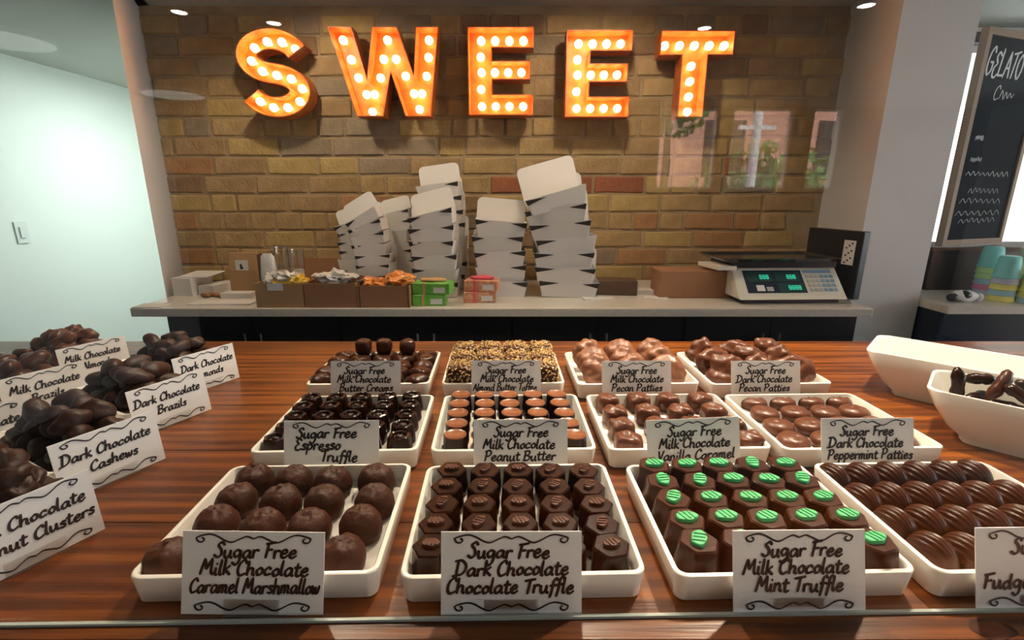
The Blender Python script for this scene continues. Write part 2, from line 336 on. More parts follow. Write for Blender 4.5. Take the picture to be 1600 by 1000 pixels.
def scroll(mb, cx, cz, W, y, t, flip=1):
    L = []
    for i in range(9):
        a = -.6 + i*.62; r = .0042*(1-.075*i); L.append((-W/2+.004+r*math.cos(PI+a), flip*(-.0002+r*.8*math.sin(PI+a))))
    left = L[::-1]
    wav = [(-W*.40, flip*.0042), (-W*.33, flip*.0030), (-W*.25, flip*-.0012), (-W*.19, flip*-.0026), (-W*.12, flip*.0004), (-W*.06, flip*.0026), (0, flip*.0006)]
    pts = left + wav; pts = [(cx+a, cz+b) for a, b in pts]
    ribbon(mb, spline(pts, 4), t, y); ribbon(mb, spline([(2*cx-a, b) for a, b in pts], 4), t, y)

CARDS = []
def price_card(lines, loc, rz, tilt, label, cw=.124, chh=.073, roll=0, aligns=None, unit=.0066, offs=None, two=False):
    t = thing('price_card', label, 'sign', loc, rz, 'handwritten name cards'); rnd = random.Random(len(CARDS)); CARDS.append(t)
    T = Matrix.Rotation(-tilt, 4, 'X') @ Matrix.Rotation(roll, 4, 'Y')
    mb = MB().box((0, .0006, chh/2+.001), (cw, .0010, chh)); o = mb.build('card', 'card', t); o.matrix_local = T
    ik = MB(); n = len(lines); y = -.0004
    if two: zs = [chh*.60, chh*.335]
    else: zs = [chh*.700, chh*.490, chh*.275]
    for i, l in enumerate(lines):
        if l: write(ik, l, (offs[i] if offs else rnd.uniform(-.003, .003)), zs[i], unit, cw*.92, unit*.225, y, rnd, align=(aligns[i] if aligns else 0))
    o2 = ik.build('lettering', 'ink', o)
    sk = MB(); scroll(sk, 0, chh*.92, cw*.80, y, .00095, 1); scroll(sk, 0, chh*.105, cw*.80, y, .00095, 1)
    sk.build('scroll_border', 'ink', o)
    ck = MB().box((0, -.0016, .007), (.048, .0008, .016)).box((0, .001, .0006), (.048, .0115, .0010))
    c = ck.build('clear_clip', 'clip', t); c.matrix_local = T
    return t

# ================================================================== STRUCTURE
FZ, CZ = -1.05, 1.13
def sbox(name, c, d, m, rz=0): return struct(MB().box((0, 0, 0), d).build(name, m, loc=c) if not rz else link(name, MB().box((0, 0, 0), d).mesh(name, m), None, c, (0, 0, rz)))
sbox('floor', (.85, .3, FZ-.05), (7.9, 8.9, .1), 'floor')
sbox('ceiling', (.85, .3, CZ+.05), (7.9, 8.9, .1), 'ceil')
sbox('wall_left', (-2.95, .3, (FZ+CZ)/2), (.1, 8.9, CZ-FZ), 'white_wall')
sbox('wall_hall_end', (-2.2, 4.65, (FZ+CZ)/2), (1.6, .1, CZ-FZ), 'white_wall')
# back wall: mortar slab with bricks, splayed plaster jambs
WB = 2.32
wall = sbox('wall_back', (0, WB+.12, (FZ+CZ)/2), (3.16, .22, CZ-FZ), 'mortar')
def sprism(name, poly, m, z0=FZ, z1=CZ): return struct(MB().prism(poly, 'z', z0, z1).build(name, m))
sprism('wall_jamb_left', [(-1.37, 1.89), (-1.585, 2.31), (-1.585, 2.56), (-1.62, 2.56), (-1.62, 2.40)], 'grey_paint')
sprism('wall_column_right', [(1.33, 1.87), (1.60, 1.87), (1.60, 2.60), (1.44, 2.60), (1.44, 2.32)], 'grey_paint')
sbox('wall_hall_side', (-1.52, 3.55, (FZ+CZ)/2), (.12, 2.1, CZ-FZ), 'white_wall')
# bricks
def brick_mesh(L, H, D, seed):
    bm = bmesh.new(); bmesh.ops.create_cube(bm, size=1)
    for v in bm.verts: v.co = Vector((v.co.x*L, v.co.y*D, v.co.z*H))
    bmesh.ops.subdivide_edges(bm, edges=[e for e in bm.edges if abs((e.verts[0].co-e.verts[1].co).x) > .01], cuts=3)
    for v in bm.verts:
        n = noise.noise_vector(v.co*17+Vector((seed*5.1, 0, seed))); v.co += Vector((n.x*.006, n.y*.004, n.z*.0045))
    bmesh.ops.bevel(bm, geom=[e for e in bm.edges if len(e.link_faces) == 2 and e.calc_face_angle() > .9], offset=.005, segments=1, affect='EDGES')
    me = bpy.data.meshes.new('brick'); bm.to_mesh(me); bm.free(); return me
CO = .0825; rb = random.Random(11); nb = 0
names = ['buff_brick', 'yellow_brick', 'tan_brick', 'grey_brick', 'orange_brick', 'red_brick', 'brown_brick']
BM = {}
for L, tagn in ((.228, 's'), (.109, 'h'), (.165, 'q')):
    for k in range(4):
        for nm in names:
            if k == 0: BM[tagn, k, nm] = brick_mesh(L, CO-.011, .05, 3*k+len(tagn)+L*10)
            else: BM[tagn, k, nm] = BM[tagn, 0, nm].copy()
            if k: 
                for v in BM[tagn, k, nm].vertices: v.co.z *= (-1 if k % 2 else 1); v.co.x *= (-1 if k > 1 else 1)
                bmx = bmesh.new(); bmx.from_mesh(BM[tagn, k, nm]); bmesh.ops.recalc_face_normals(bmx, faces=bmx.faces); bmx.to_mesh(BM[tagn, k, nm]); bmx.free()
            BM[tagn, k, nm].materials.clear(); BM[tagn, k, nm].materials.append(M[nm])
for r in range(15):
    z = -.055 + CO*(r+.5)
    if z > CZ-.02: break
    x = -1.575 + rb.uniform(-.10, 0)
    while x < 1.44:
        kind = 'h' if (r % 5 == 3 and rb.random() < .7) or rb.random() < .13 else ('q' if rb.random() < .07 else 's')
        L = {'s': .228, 'h': .109, 'q': .165}[kind]; cx = x+L/2
        if -1.60 < cx-L/2+.06 and cx+L/2 < 1.50:
            p = rb.random(); wts = dict(buff_brick=.42, yellow_brick=.26, tan_brick=.24, grey_brick=.04, orange_brick=.02, red_brick=.0, brown_brick=.03)
            if r in (1, 2, 3) and cx > .15: wts['red_brick'] = .12; wts['orange_brick'] = .25
            if r == 5: wts['red_brick'] = .9 if -.1 < cx < .65 else .08; wts['brown_brick'] = .15
            if r <= 3: wts['orange_brick'] += .18
            if r == 6 and cx > .9: wts['red_brick'] = .6
            if -.75 < cx < -.42 and 5 < r < 12: wts = dict(grey_brick=1)
            if r > 11: wts['grey_brick'] = .5; wts['brown_brick'] = .25
            tot = sum(wts.values()); p *= tot
            for nm, wv in wts.items():
                p -= wv
                if p <= 0: break
            o = link('brick', BM[kind, rb.randrange(4), nm], wall, (cx, -.090-rb.uniform(0, .005), z-(FZ+CZ)/2), (rb.uniform(-.01, .01), rb.uniform(-.008, .008), rb.uniform(-.012, .012)))
            nb += 1
        x += L+.011
chip = link('brick', BM['h', 0, 'brown_brick'], wall, (-1.60, .03, .33-(FZ+CZ)/2), (0, 0, .4))
# front of the shop behind the camera, with three street windows
FY = -4.0
winx = [(1.50, 2.06), (2.18, 2.76), (2.93, 3.22)]
sx = [-2.9] + [v for ab in winx for v in ab] + [4.6]
wf = MB()
for i in range(0, len(sx), 2): wf.box(((sx[i]+sx[i+1])/2, FY-.06, .76), (sx[i+1]-sx[i], .12, .72))
wf.box((.85, FY-.06, (FZ+.40)/2), (7.5, .12, .40-FZ)); wf.box((.85, FY-.06, CZ), (7.5, .12, .03))
M['charcoal'] = mat('charcoal_paint', (.045, .045, .05), .7)
struct(wf.build('wall_front', 'charcoal'))
def window(n, c, wx, hz, axis, fr=.03, m='winframe'):
    f = MB()
    for s in (-1, 1):
        if axis == 'y':
            f.box((s*(wx/2-fr/2), 0, 0), (fr, .06, hz)); f.box((0, 0, s*(hz/2-fr/2)), (wx-2*fr, .06, fr))
        else:
            f.box((0, s*(wx/2-fr/2), 0), (.06, fr, hz)); f.box((0, 0, s*(hz/2-fr/2)), (.06, wx-2*fr, fr))
    o = struct(f.build('window_%d' % n, m, loc=c))
    d = (wx-2*fr, .006, hz-2*fr) if axis == 'y' else (.006, wx-2*fr, hz-2*fr)
    MB().box((0, 0, 0), d).build('pane', 'glass', o); return o
for i, (a, b) in enumerate(winx): window(i+1, ((a+b)/2, FY-.06, .76), b-a, .72, 'y', .02)
# right wall with an unseen long window added for soft side light, back right wall with window
wr = MB(); wr.box((4.65, .3, (FZ-.4)/2), (.1, 8.9, -.4-FZ)); wr.box((4.65, .3, (1.0+CZ)/2), (.1, 8.9, CZ-1.0)); wr.box((4.65, -3.5, .3), (.1, 1.3, 1.4)); wr.box((4.65, 3.15, .3), (.1, 3.1, 1.4))
struct(wr.build('wall_right', 'white_wall')); window(4, (4.65, -.62, .3), 4.45, 1.4, 'x', .05)
wk = MB(); wk.box((3.1, 2.66, (FZ-.35)/2), (3.0, .1, -.35-FZ)); wk.box((3.1, 2.66, (1.06+CZ)/2), (3.0, .1, CZ-1.06)); wk.box((1.90, 2.66, .355), (.60, .1, 1.41)); wk.box((4.56, 2.66, .355), (.08, .1, 1.41))
struct(wk.build('wall_back_right', 'white_wall')); window(5, (3.36, 2.66, .355), 2.32, 1.41, 'y', .035)
struct(MB().box((3.36, 2.585, 1.075), (2.4, .05, .045)).build('trim_1', 'header'))
# street outside (only in reflections)
struct(MB().box((1, -24, -1.35), (80, 40, .1)).build('street', 'asphalt'))
bl = thing('building', 'pink brick building across the street, mirrored in the glass', 'building', (6, -20, -1.3))
MB().box((0, 0, 5), (40, 6, 10)).build('facade', 'pinkbrick', bl)
for i in range(8): 
    wq = MB().box((-14+4*i, 3.02, 3.2), (1.4, .08, 1.8)).build('window', 'panel', bl)
up = thing('utility_pole', 'pale utility pole with a crossbar, mirrored in the glass', 'pole', (3.95, -7.0, -1.3))
MB().tube([(0, 0, 0), (0, 0, 5)], .07, 10).build('mast', 'pole', up); MB().box((0, .0, 2.62), (.55, .06, .06)).build('crossbar', 'pole', up)
rt = random.Random(5)
def tree(loc, h, rx, rz, n, label, leaf=.09):
    t = thing('tree', label, 'tree', loc, 0, 'street trees')
    MB().tube([(0, 0, 0), (.05, 0, h*.6), (0, .05, h)], [.09, .07, .03], 8).build('trunk', 'bark', t)
    mb = MB()
    for i in range(n):
        d = Vector((rt.gauss(0, 1), rt.gauss(0, 1), rt.gauss(0, 1))).normalized()*rt.random()**.4
        c = Vector((d.x*rx, d.y*rx, h+d.z*rz)); a = Vector((rt.uniform(-1, 1), rt.uniform(-1, 1), rt.uniform(-1, 1))).normalized(); b = a.orthogonal().normalized()
        s = leaf*rt.uniform(.6, 1.3); mb.add([c+a*s, c+b*s*.5, c-a*s, c-b*s*.5], [(0, 1, 2, 3)])
    mb.build('foliage', 'leaf', t); return t
tree((3.1, -8.6, -1.3), 3.6, .95, 1.0, 900, 'tall loose street tree mirrored in the glass')
tree((5.6, -9.5, -1.3), 1.7, 1.5, .95, 1500, 'low bushy street tree mirrored beside the scale')
tree((8.9, -9.5, -1.3), 1.6, 1.3, .9, 1200, 'low bushy street tree mirrored near the grey column')

# ------------------------------------------------------------------ lamps of the room
def downlight(x, y, label, e=None, col=(1, .82, .60), ang=95, target=None, r=.045):
    t = thing('ceiling_downlight', label, 'light', (x, y, CZ), 0, 'recessed ceiling downlights')
    MB().lathe([(r+.012, 0), (r+.012, -.006), (r, -.006), (r, -.002)], 24).build('trim_ring', 'winframe', t, True)
    MB().lathe([(r*.95, -.003), (r*.95, -.004)], 24).build('lens', 'lamp', t)
    if e:
        d = bpy.data.lights.new('downlight_beam', 'SPOT'); d.energy = e; d.color = col; d.spot_size = math.radians(ang); d.spot_blend = .5; d.shadow_soft_size = .03
        o = bpy.data.objects.new('downlight_beam', d); COL.objects.link(o); o.parent = t; o.location = (0, 0, -.03)
        if target:
            v = Vector(target)-Vector((x, y, CZ-.03)); o.rotation_euler = v.to_track_quat('-Z', 'Y').to_euler()
for (x, y), l in zip([(-1.38, -1.75), (-1.03, -1.88), (1.0, -1.88), (1.56, -1.57)], ['outer left', 'inner left', 'inner right', 'outer right']):
    downlight(x, y, 'recessed ceiling downlight behind the viewer, %s one mirrored in the glass' % l, r=.032)
downlight(.72, 1.05, 'recessed ceiling downlight above the white bowls', 95, ang=80, target=(.70, .78, 0))
downlight(.12, 1.18, 'recessed ceiling downlight above the middle trays', 52, ang=100, target=(.12, .75, 0))
downlight(-.55, 1.18, 'recessed ceiling downlight above the butter cream tray', 22, ang=90, target=(-.42, .85, 0))
downlight(-.8, 1.72, 'recessed ceiling downlight above the left end of the back counter', 13, ang=125, target=(-.7, 2.25, .2))
downlight(.35, 1.72, 'recessed ceiling downlight above the middle of the back counter', 13, ang=125, target=(.35, 2.25, .2))
def flushlight(x, y, r, label, e, col):
    t = thing('flush_ceiling_light', label, 'light', (x, y, CZ), 0, 'round flush ceiling lights')
    MB().lathe([(r, 0), (r, -.02), (r*.97, -.03)], 32).build('rim', 'winframe', t, True)
    MB().lathe([(r*.95, -.0305), (r*.8, -.036), (.001, -.04)], 32).build('diffuser', 'lampw', t, True)
    if not e: return
    d = bpy.data.lights.new('flush_glow', 'AREA'); d.shape = 'DISK'; d.size = r*1.9; d.energy = e; d.color = col
    o = bpy.data.objects.new('flush_glow', d); COL.objects.link(o); o.parent = t; o.location = (0, 0, -.045)
flushlight(-2.47, -2.1, .22, 'round flush ceiling light behind the viewer, mirrored at upper left', 0, (1, .95, .88))
flushlight(-2.5, -3.5, .22, 'far round flush ceiling light behind the viewer, mirrored left of the letter S', 0, (1, .95, .88))
flushlight(-2.0, 3.45, .2, 'round flush ceiling light in the hallway behind the brick wall', 20, (.88, 1, .93))

# ================================================================== WOOD COUNTER, GLASS
ct = thing('wooden_counter', 'red-brown stained plank display counter holding the chocolate trays', 'counter', (0, .68, 0))
ys = [.16, .325, .475, .635, .79, .94, 1.065, 1.172]
for i in range(len(ys)-1):
    d = ys[i+1]-ys[i]
    me = bevel(MB().box((0, 0, -.022), (4.6, d-.0007, .044)).mesh('plank', 'wood'), .0006, 1)
    link('plank', me, ct, (.2, (ys[i]+ys[i+1])/2-.68, 0))
M['knot'] = mat('dark_knot', (.030, .009, .004), .35, col2=(.07, .022, .008), scale=60, spec=.25)
q = onz(1552, 984, 0)
MB().loft([[(q.x+.019*k*math.cos(2*PI*i/24), q.y-.68+.010*k*math.sin(2*PI*i/24)*(1+.2*math.cos(2*PI*i/8)), z) for i in range(24)] for k, z in ((1, -.002), (1, .0003), (.6, .0004))]).build('knot', 'knot', ct)
MB().box((.2, 0, -.54), (4.5, .92, .99)).build('counter_base', 'black', ct)
gp = thing('glass_guard', 'clear upright glass guard standing on the wooden counter', 'glass', (0, .346, 0), math.radians(1.0))
MB().box((0, 0, .342), (3.0, .004, .67)).build('glass_pane', 'glass', gp)
MB().box((0, 0, .0014), (3.0, .0032, .0024)).build('bottom_edge', 'glass_edge', gp)

# ================================================================== TRAYS
TW, TD, THH = .224, .187, .0300
def tray_mesh(w, d, h, r=.012, wall=.006, taper=.0035, floor=.007):
    mb = MB(); mb.loft([rrect(w-2*taper-.006, d-2*taper-.006, r*.7, 5, 0), rrect(w-2*taper, d-2*taper, r*.8, 5, .002), rrect(w-.001, d-.001, r, 5, h-.002), rrect(w-.002, d-.002, r, 5, h-.0005), rrect(w-.005, d-.005, r*.9, 5, h),
        rrect(w-2*wall+.002, d-2*wall+.002, r*.7, 5, h), rrect(w-2*wall, d-2*wall, r*.6, 5, h-.0012), rrect(w-2*wall-taper*.6, d-2*wall-taper*.6, r*.5, 5, floor+.003), rrect(w-2*wall-taper-.004, d-2*wall-taper-.004, r*.4, 5, floor)])
    return mb.mesh('serving_tray', 'porcelain', 50)
TM = tray_mesh(TW, TD, THH)
TR = {}
RZ = math.radians(1.6)
tray_names = dict(F1='Caramel Marshmallow domes', F2='Chocolate Truffle hexagons', F3='green-topped Mint Truffles', F4='ridged Fudge shells', M1='Espresso Truffles', M2='round Peanut Butter cups',
    M3='Vanilla Caramel blocks', M4='round Peppermint Patties', B1='Butter Cream balls', B2='nut-coated Almond Butter Toffee', B3='Milk Chocolate Pecan Patties', B4='Dark Chocolate Pecan Patties')
for k, (x, y) in dict(F1=(-.235, .455), F2=(.008, .455), F3=(.255, .457), F4=(.492, .461), M1=(-.240, .672), M2=(0, .675), M3=(.238, .678), M4=(.472, .679), B1=(-.262, .907), B2=(-.018, .910), B3=(.226, .908), B4=(.466, .908)).items():
    o = link('serving_tray', TM, None, (x, y, 0), (0, 0, RZ)); tag(o, 'white rectangular porcelain tray holding the ' + tray_names[k], 'tray', 'white trays on the counter'); TR[k] = o
ZB = .0072   # tray floor
ORD = ['leftmost', 'second from left', 'third from left', 'fourth from left', 'fifth from left', 'rightmost']
def rowname(r, n): return 'back row' if r == 0 else ('front row' if r == n-1 else ['', 'second row', 'third row', 'fourth row'][r])
def colname(c, n): return 'leftmost' if c == 0 else ('rightmost' if c == n-1 else ORD[c])
def grid(corners, rows, cols, ztop, jit, fn):
    bl, br, fl, fr = [onz(*p, ztop) for p in corners]
    for r in range(rows):
        v = r/(rows-1); a = bl.lerp(fl, v); b = br.lerp(fr, v)
        for c in range(cols):
            p = a.lerp(b, c/(cols-1)); fn(r, c, p.x+rb.uniform(-jit, jit), p.y+rb.uniform(-jit, jit))
def place(name, parts, x, y, z, rz, label, cat, group, tilt=(0, 0), sc_=1):
    """parts: list of (name, mesh); a single mesh becomes the thing itself"""
    if len(parts) == 1:
        o = link(name, parts[0][1], None, (x, y, z), (tilt[0], tilt[1], rz)); o.scale = (sc_,)*3; return tag(o, label, cat, group)
    t = thing(name, label, cat, (x, y, z), rz, group); t.rotation_euler = (tilt[0], tilt[1], rz); t.scale = (sc_,)*3
    for pn, me in parts: link(pn, me, t)
    return t
# --- marshmallow domes
def dome(seed):
    mb = MB(); prof = [(.0205, 0), (.0242, .004), (.0255, .012), (.0245, .021), (.0205, .029), (.0175, .0325), (.0145, .0345), (.0110, .0360), (.0075, .0368), (.0040, .0373), (.0008, .0375)]
    mb.lathe(prof, 32); me = mb.mesh('marshmallow', 'dome', True)
    for v in me.vertices:
        p = v.co*34+Vector((seed*4, 0, seed)); n = noise.noise(p); v.co.xy *= 1+.05*n
        if v.co.z > .024:
            rr = math.hypot(v.co.x, v.co.y); v.co.z += .0026*math.sin(rr*620+seed+math.atan2(v.co.y, v.co.x)*1.0)*max(0, 1-rr/.018)+.0034*noise.noise(v.co*120+Vector((seed, seed, 0)))
    return me
DM = [dome(i) for i in range(5)]
px = [[(397, 744), (459, 746), (519, 748), (587, 744)], [(369, 776), (438, 778), (505, 778), (585, 777)], [(338, 812), (410, 818), (482, 818), (563, 812)], [(262, 868), (352, 866), (446, 866), (534, 862)]]
for r, row in enumerate(px):
    for c, p in enumerate(row):
        q = onz(*p, ZB+.020); place('marshmallow_chocolate', [('m', DM[(r*3+c) % 5])], q.x, q.y, ZB, rb.uniform(0, 6), 'domed milk chocolate marshmallow, %s in the %s of the Caramel Marshmallow tray' % (colname(c, 4), rowname(r, 4)), 'chocolate', 'caramel marshmallow chocolates', sc_=.88)
# --- hexagonal truffles
def hexbody(m, r0=.0205, r1=.0150, h=.033, rot=0, bulge=0):
    mb = MB(); rings = []
    for r, z in ((r0*.95, 0), (r0, .0025), (r0*.985+bulge, h*.30), ((r0+r1)/2+bulge*.6, h*.66), (r1*1.05, h*.955), (r1*.95, h), (r1*.85, h)):
        ring = []
        for i in range(6):
            a0 = rot+PI/3*i; a1 = rot+PI/3*(i+1); p0 = Vector((math.cos(a0), math.sin(a0))); p1 = Vector((math.cos(a1), math.sin(a1)))
            k = .08 if z > h*.2 else .16
            for t in (k, .5, 1-k):
                p = p0.lerp(p1, t)*r
                if z < h*.6 and t == .5: p *= 1+.06*(1-z/h)
                ring.append((p.x, p.y, z))
        rings.append(ring)
    return mb.loft(rings).mesh('truffle_body', m, 28)
def emblem(m, h, s=1.0):
    mb = MB(); n = 20; rings = []
    def shape(a): return .0078*s*(1+.10*math.cos(2*a)+.05*math.cos(5*a+.6))
    for k, z in ((1, -.001), (1, .0026), (.92, .0034), (.6, .0036), (.2, .0037)):
        rings.append([(shape(2*PI*i/n)*k*1.12*math.cos(2*PI*i/n), shape(2*PI*i/n)*k*.86*math.sin(2*PI*i/n), h+z) for i in range(n)])
    mb.loft(rings)
    for i in range(3): mb.box((-.0042*s+.0042*s*i, 0, h+.0040), (.0014, .0092*s, .0009), .25)
    return mb.mesh('emblem', m, 35)
HB = hexbody('dark', .0202, .0176, .0325); HM = hexbody('mid', .0205, .0168, .033, 0, .0010)
EB = emblem('leafbrown', .0325, .92); EG = emblem('green', .033, 1.08)
grid([(705, 731), (913, 732), (672, 850), (955, 850)], 5, 5, ZB+.034, .0012, lambda r, c, x, y: place('hexagonal_truffle', [('truffle_body', HB), ('emblem', EB)], x, y, ZB, rb.choice([0, PI/3])+rb.uniform(-.2, .2), 'dark hexagonal truffle, %s in the %s of the Chocolate Truffle tray' % (colname(c, 5), rowname(r, 5)), 'chocolate', 'dark chocolate truffles'))
grid([(1022, 726), (1226, 724), (1093, 845), (1366, 842)], 5, 5, ZB+.036, .0012, lambda r, c, x, y: place('mint_truffle', [('truffle_body', HM), ('mint_leaf', EG)], x, y, ZB, rb.choice([.2, .2+PI/3])+rb.uniform(-.25, .25), 'green-topped hexagonal truffle, %s in the %s of the Mint Truffle tray' % (colname(c, 5), rowname(r, 5)), 'chocolate', 'green topped mint truffles', sc_=1.1))
# --- ridged shells
def shell():
    mb = MB(); nu, nv = 26, 66; vs = []; fs = []
    for i in range(nu+1):
        u = i/nu; x = -1+2*u
        pw = max(0, 1-abs(x)**2.4)**.5*(.82+.22*u)
        for j in range(nv+1):
            a = PI*j/nv; rib = 1+.024*math.cos(a*24)*(min(1, 2.2*(1-u))*min(1, u*6))
            vs.append((x*.0220, math.cos(a)*.0162*pw*rib, max(0, math.sin(a))**.85*.0345*pw*rib*(1-.18*u)))
    for i in range(nu):
        for j in range(nv): fs.append((i*(nv+1)+j, i*(nv+1)+j+1, (i+1)*(nv+1)+j+1, (i+1)*(nv+1)+j))
    mb.add(vs, fs); return mb.mesh('fudge_shell', 'mid', True)
SM = shell()
grid([(1303, 744), (1520, 738), (1457, 858), (1722, 858)], 4, 6, ZB+.016, .0008, lambda r, c, x, y: place('fudge_shell', [('s', SM)], x, y, ZB, -1.25+rb.uniform(-.06, .06), 'ridged chocolate shell, %s in the %s of the Fudge tray' % (colname(c, 6), rowname(r, 4)), 'chocolate', 'ridged fudge shells', sc_=1.06))
# --- espresso truffles
def espresso():
    mb = MB(); prof = [(.0165, 0), (.0178, .003), (.0172, .015), (.0160, .024), (.0148, .0285), (.0120, .0300), (.0098, .0290), (.0082, .0255), (.004, .0240), (.0008, .0238)]
    mb.lathe(prof, 36, lambda a, j: 1+(.055 if 2 < j < 8 else .03)*math.cos(6*a)); return mb.mesh('truffle_cup', 'dark', 40)
EM = espresso(); BE = blob('coffee_bean', 'choc_in', (.0058, .0040, .0030), 2, .1, 100)
for v in BE.vertices: v.co.z += .0262
grid([(486, 618), (643, 615), (430, 681), (624, 679)], 5, 5, ZB+.030, .0012, lambda r, c, x, y: place('espresso_truffle', [('truffle_cup', EM), ('coffee_bean', BE)], x, y, ZB, rb.uniform(0, 3), 'dimpled dark truffle, %s in the %s of the Espresso Truffle tray' % (colname(c, 5), rowname(r, 5)), 'chocolate', 'espresso truffles'))
# --- peanut butter cups
pb = MB().lathe([(.0170, 0), (.0172, .004), (.0166, .016), (.0160, .027), (.0157, .0300)], 72, lambda a, j: 1+(.022*math.cos(24*a) if j < 4 else 0)).mesh('cup_side', 'dark', 60)
pt = MB().lathe([(.0157, .0298), (.0156, .0310), (.0149, .0316), (.0143, .0311), (.0008, .0309)], 36).mesh('cup_top', 'highlit_milk', 50)
grid([(720, 616), (869, 615), (712, 678), (897, 678)], 5, 5, ZB+.031, .0010, lambda r, c, x, y: place('peanut_butter_cup', [('cup_side', pb), ('cup_top', pt)], x, y, ZB, rb.uniform(0, 3), 'round flat-topped chocolate, %s in the %s of the Peanut Butter tray' % (colname(c, 5), rowname(r, 5)), 'chocolate', 'peanut butter cups'))
# --- vanilla caramels
def caramel(seed):
    me = blob('caramel', 'milk', (.0195, .0170, .0145), 4, .16, 70, seed, boxy=4.2)
    for v in me.vertices:
        v.co.z += .0135; k = 1.0-.10*(v.co.z/.028); v.co.x *= k; v.co.y *= k
        if v.co.z > .02: v.co.z += .0012*math.sin(v.co.x*300+seed*2+v.co.y*180)
        v.co.z = max(v.co.z, 0)
    return me
CM = [caramel(i) for i in range(4)]
grid([(950, 618), (1094, 616), (984, 681), (1174, 678)], 4, 4, ZB+.027, .0016, lambda r, c, x, y: place('caramel_chocolate', [('c', CM[(r+2*c) % 4])], x, y, ZB, rb.uniform(-.2, .2), 'square milk chocolate, %s in the %s of the Vanilla Caramel tray' % (colname(c, 4), rowname(r, 4)), 'chocolate', 'vanilla caramel chocolates'))
# --- peppermint patties
def patty(seed):
    mb = MB().lathe([(.0185, 0), (.0205, .003), (.0212, .008), (.0198, .0125), (.0160, .0155), (.010, .0165), (.0045, .0168), (.0006, .0168)], 36)
    me = mb.mesh('patty', 'milk', True)
    for v in me.vertices:
        r = math.hypot(v.co.x, v.co.y); a = math.atan2(v.co.y, v.co.x)
        if v.co.z > .01 and r > .002: v.co.z += .0013*math.sin(a*2+r*420+seed)*min(1, (.021-r)/.008)
        v.co.xy *= 1+.03*noise.noise(v.co*60+Vector((seed*3, 0, 0)))
    return me
PM = [patty(i) for i in range(4)]
grid([(1178, 624), (1308, 622), (1240, 684), (1404, 682)], 4, 4, ZB+.014, .0012, lambda r, c, x, y: place('peppermint_patty', [('p', PM[(r+2*c) % 4])], x, y, ZB, rb.uniform(0, 6), 'round glossy patty, %s in the %s of the Peppermint Patties tray' % (colname(c, 4), rowname(r, 4)), 'chocolate', 'peppermint patties', sc_=1.05))
# --- butter creams
BC = [blob('butter_cream', 'mid', (.0165, .0155, .0130), 3, .28, 75, i, boxy=2.8) for i in range(4)]
BT = [blob('butter_cream', 'mid', (.0160, .0150, .0150), 3, .18, 70, i+7, boxy=3.6) for i in range(3)]
grid([(541, 556), (668, 554), (500, 592), (653, 592)], 5, 5, ZB+.022, .002, lambda r, c, x, y: place('butter_cream', [('b', BC[(r+2*c) % 4])], x, y, ZB+.0165, rb.uniform(0, 6), 'lumpy round chocolate, %s in the %s of the Butter Cream tray' % (colname(c, 5), rowname(r, 5)), 'chocolate', 'butter cream chocolates', sc_=1.2))
for i, p in enumerate([(568, 542), (600, 541), (637, 542)]):
    q = onz(*p, .052); place('butter_cream', [('b', BT[i])], q.x, q.y, .053, .2*i, 'blocky chocolate on top of the Butter Cream pile, %s of three' % ['left', 'middle', 'right'][i], 'chocolate', 'butter cream chocolates')
# --- toffee blocks with chopped nuts
def toffee(seed):
    body = blob('toffee_block', 'mid', (.0243, .0275, .0250), 3, .10, 60, seed, boxy=7); rr = random.Random(seed); mb = MB()
    for v in body.vertices: v.co.z += .025
    fs = [p for p in body.polygons if p.center.z > .004]
    for i in range(900):
        p = rr.choice(fs); c = p.center + p.normal*.0005 + Vector((rr.uniform(-1, 1), rr.uniform(-1, 1), rr.uniform(-1, 1)))*.0015
        if p.normal.z < .5 and rr.random() < .35: continue
        s = rr.uniform(.0016, .0034); m3 = Matrix.Rotation(rr.uniform(0, 6), 3, Vector((rr.uniform(-1, 1), rr.uniform(-1, 1), 1)).normalized())
        vs = [c + m3 @ Vector(q) for q in ((s, 0, 0), (-s, 0, 0), (0, s*.7, 0), (0, -s*.7, 0), (0, 0, s*.6), (0, 0, -s*.6))]
        mb.add(vs, [(0, 2, 4), (2, 1, 4), (1, 3, 4), (3, 0, 4), (2, 0, 5), (1, 2, 5), (3, 1, 5), (0, 3, 5)])
    return body, mb.mesh('nut_coating', 'nut')
TF = [toffee(i) for i in range(3)]
b2 = TR['B2']
for r in range(3):
    for c in range(4):
        q = b2.matrix_basis @ Vector((-.0775+.0517*c, .058-.058*r, 0)); bd, nt_ = TF[(r+c) % 3]
        t = place('toffee_block', [('toffee_body', bd), ('nut_coating', nt_)], q.x, q.y, ZB, rb.uniform(-.06, .06), 'toffee block rolled in chopped almonds, %s in the %s of its tray' % (colname(c, 4), rowname(r, 3)), 'chocolate', 'almond butter toffee blocks')
        t.children[-1]['kind'] = 'stuff'
# --- pecan patties (leaning lumpy discs)
PP = [blob('pecan_patty', 'pale_milk', (.034, .017, .031), 4, .34, 58, i) for i in range(3)]
PD = [blob('pecan_patty', 'milk', (.034, .017, .031), 4, .62, 48, i+5) for i in range(3)]
for key, pool, nm in (('B3', PP, 'Milk Chocolate Pecan'), ('B4', PD, 'Dark Chocolate Pecan')):
    tr = TR[key]
    for r in range(3):
        for c in range(3):
            q = tr.matrix_basis @ Vector((-.066+.066*c, .052-.050*r, 0))
            place('pecan_patty', [('p', pool[(r+c) % 3])], q.x, q.y, ZB+.0315, rb.uniform(-.35, .35), 'large lumpy nut patty, %s in the %s of the %s tray' % (colname(c, 3) if c != 1 else 'middle', ['back row', 'middle row', 'front row'][r], nm), 'chocolate', nm.lower()+' patties', tilt=(-.62+rb.uniform(-.1, .1), rb.uniform(-.1, .1)))
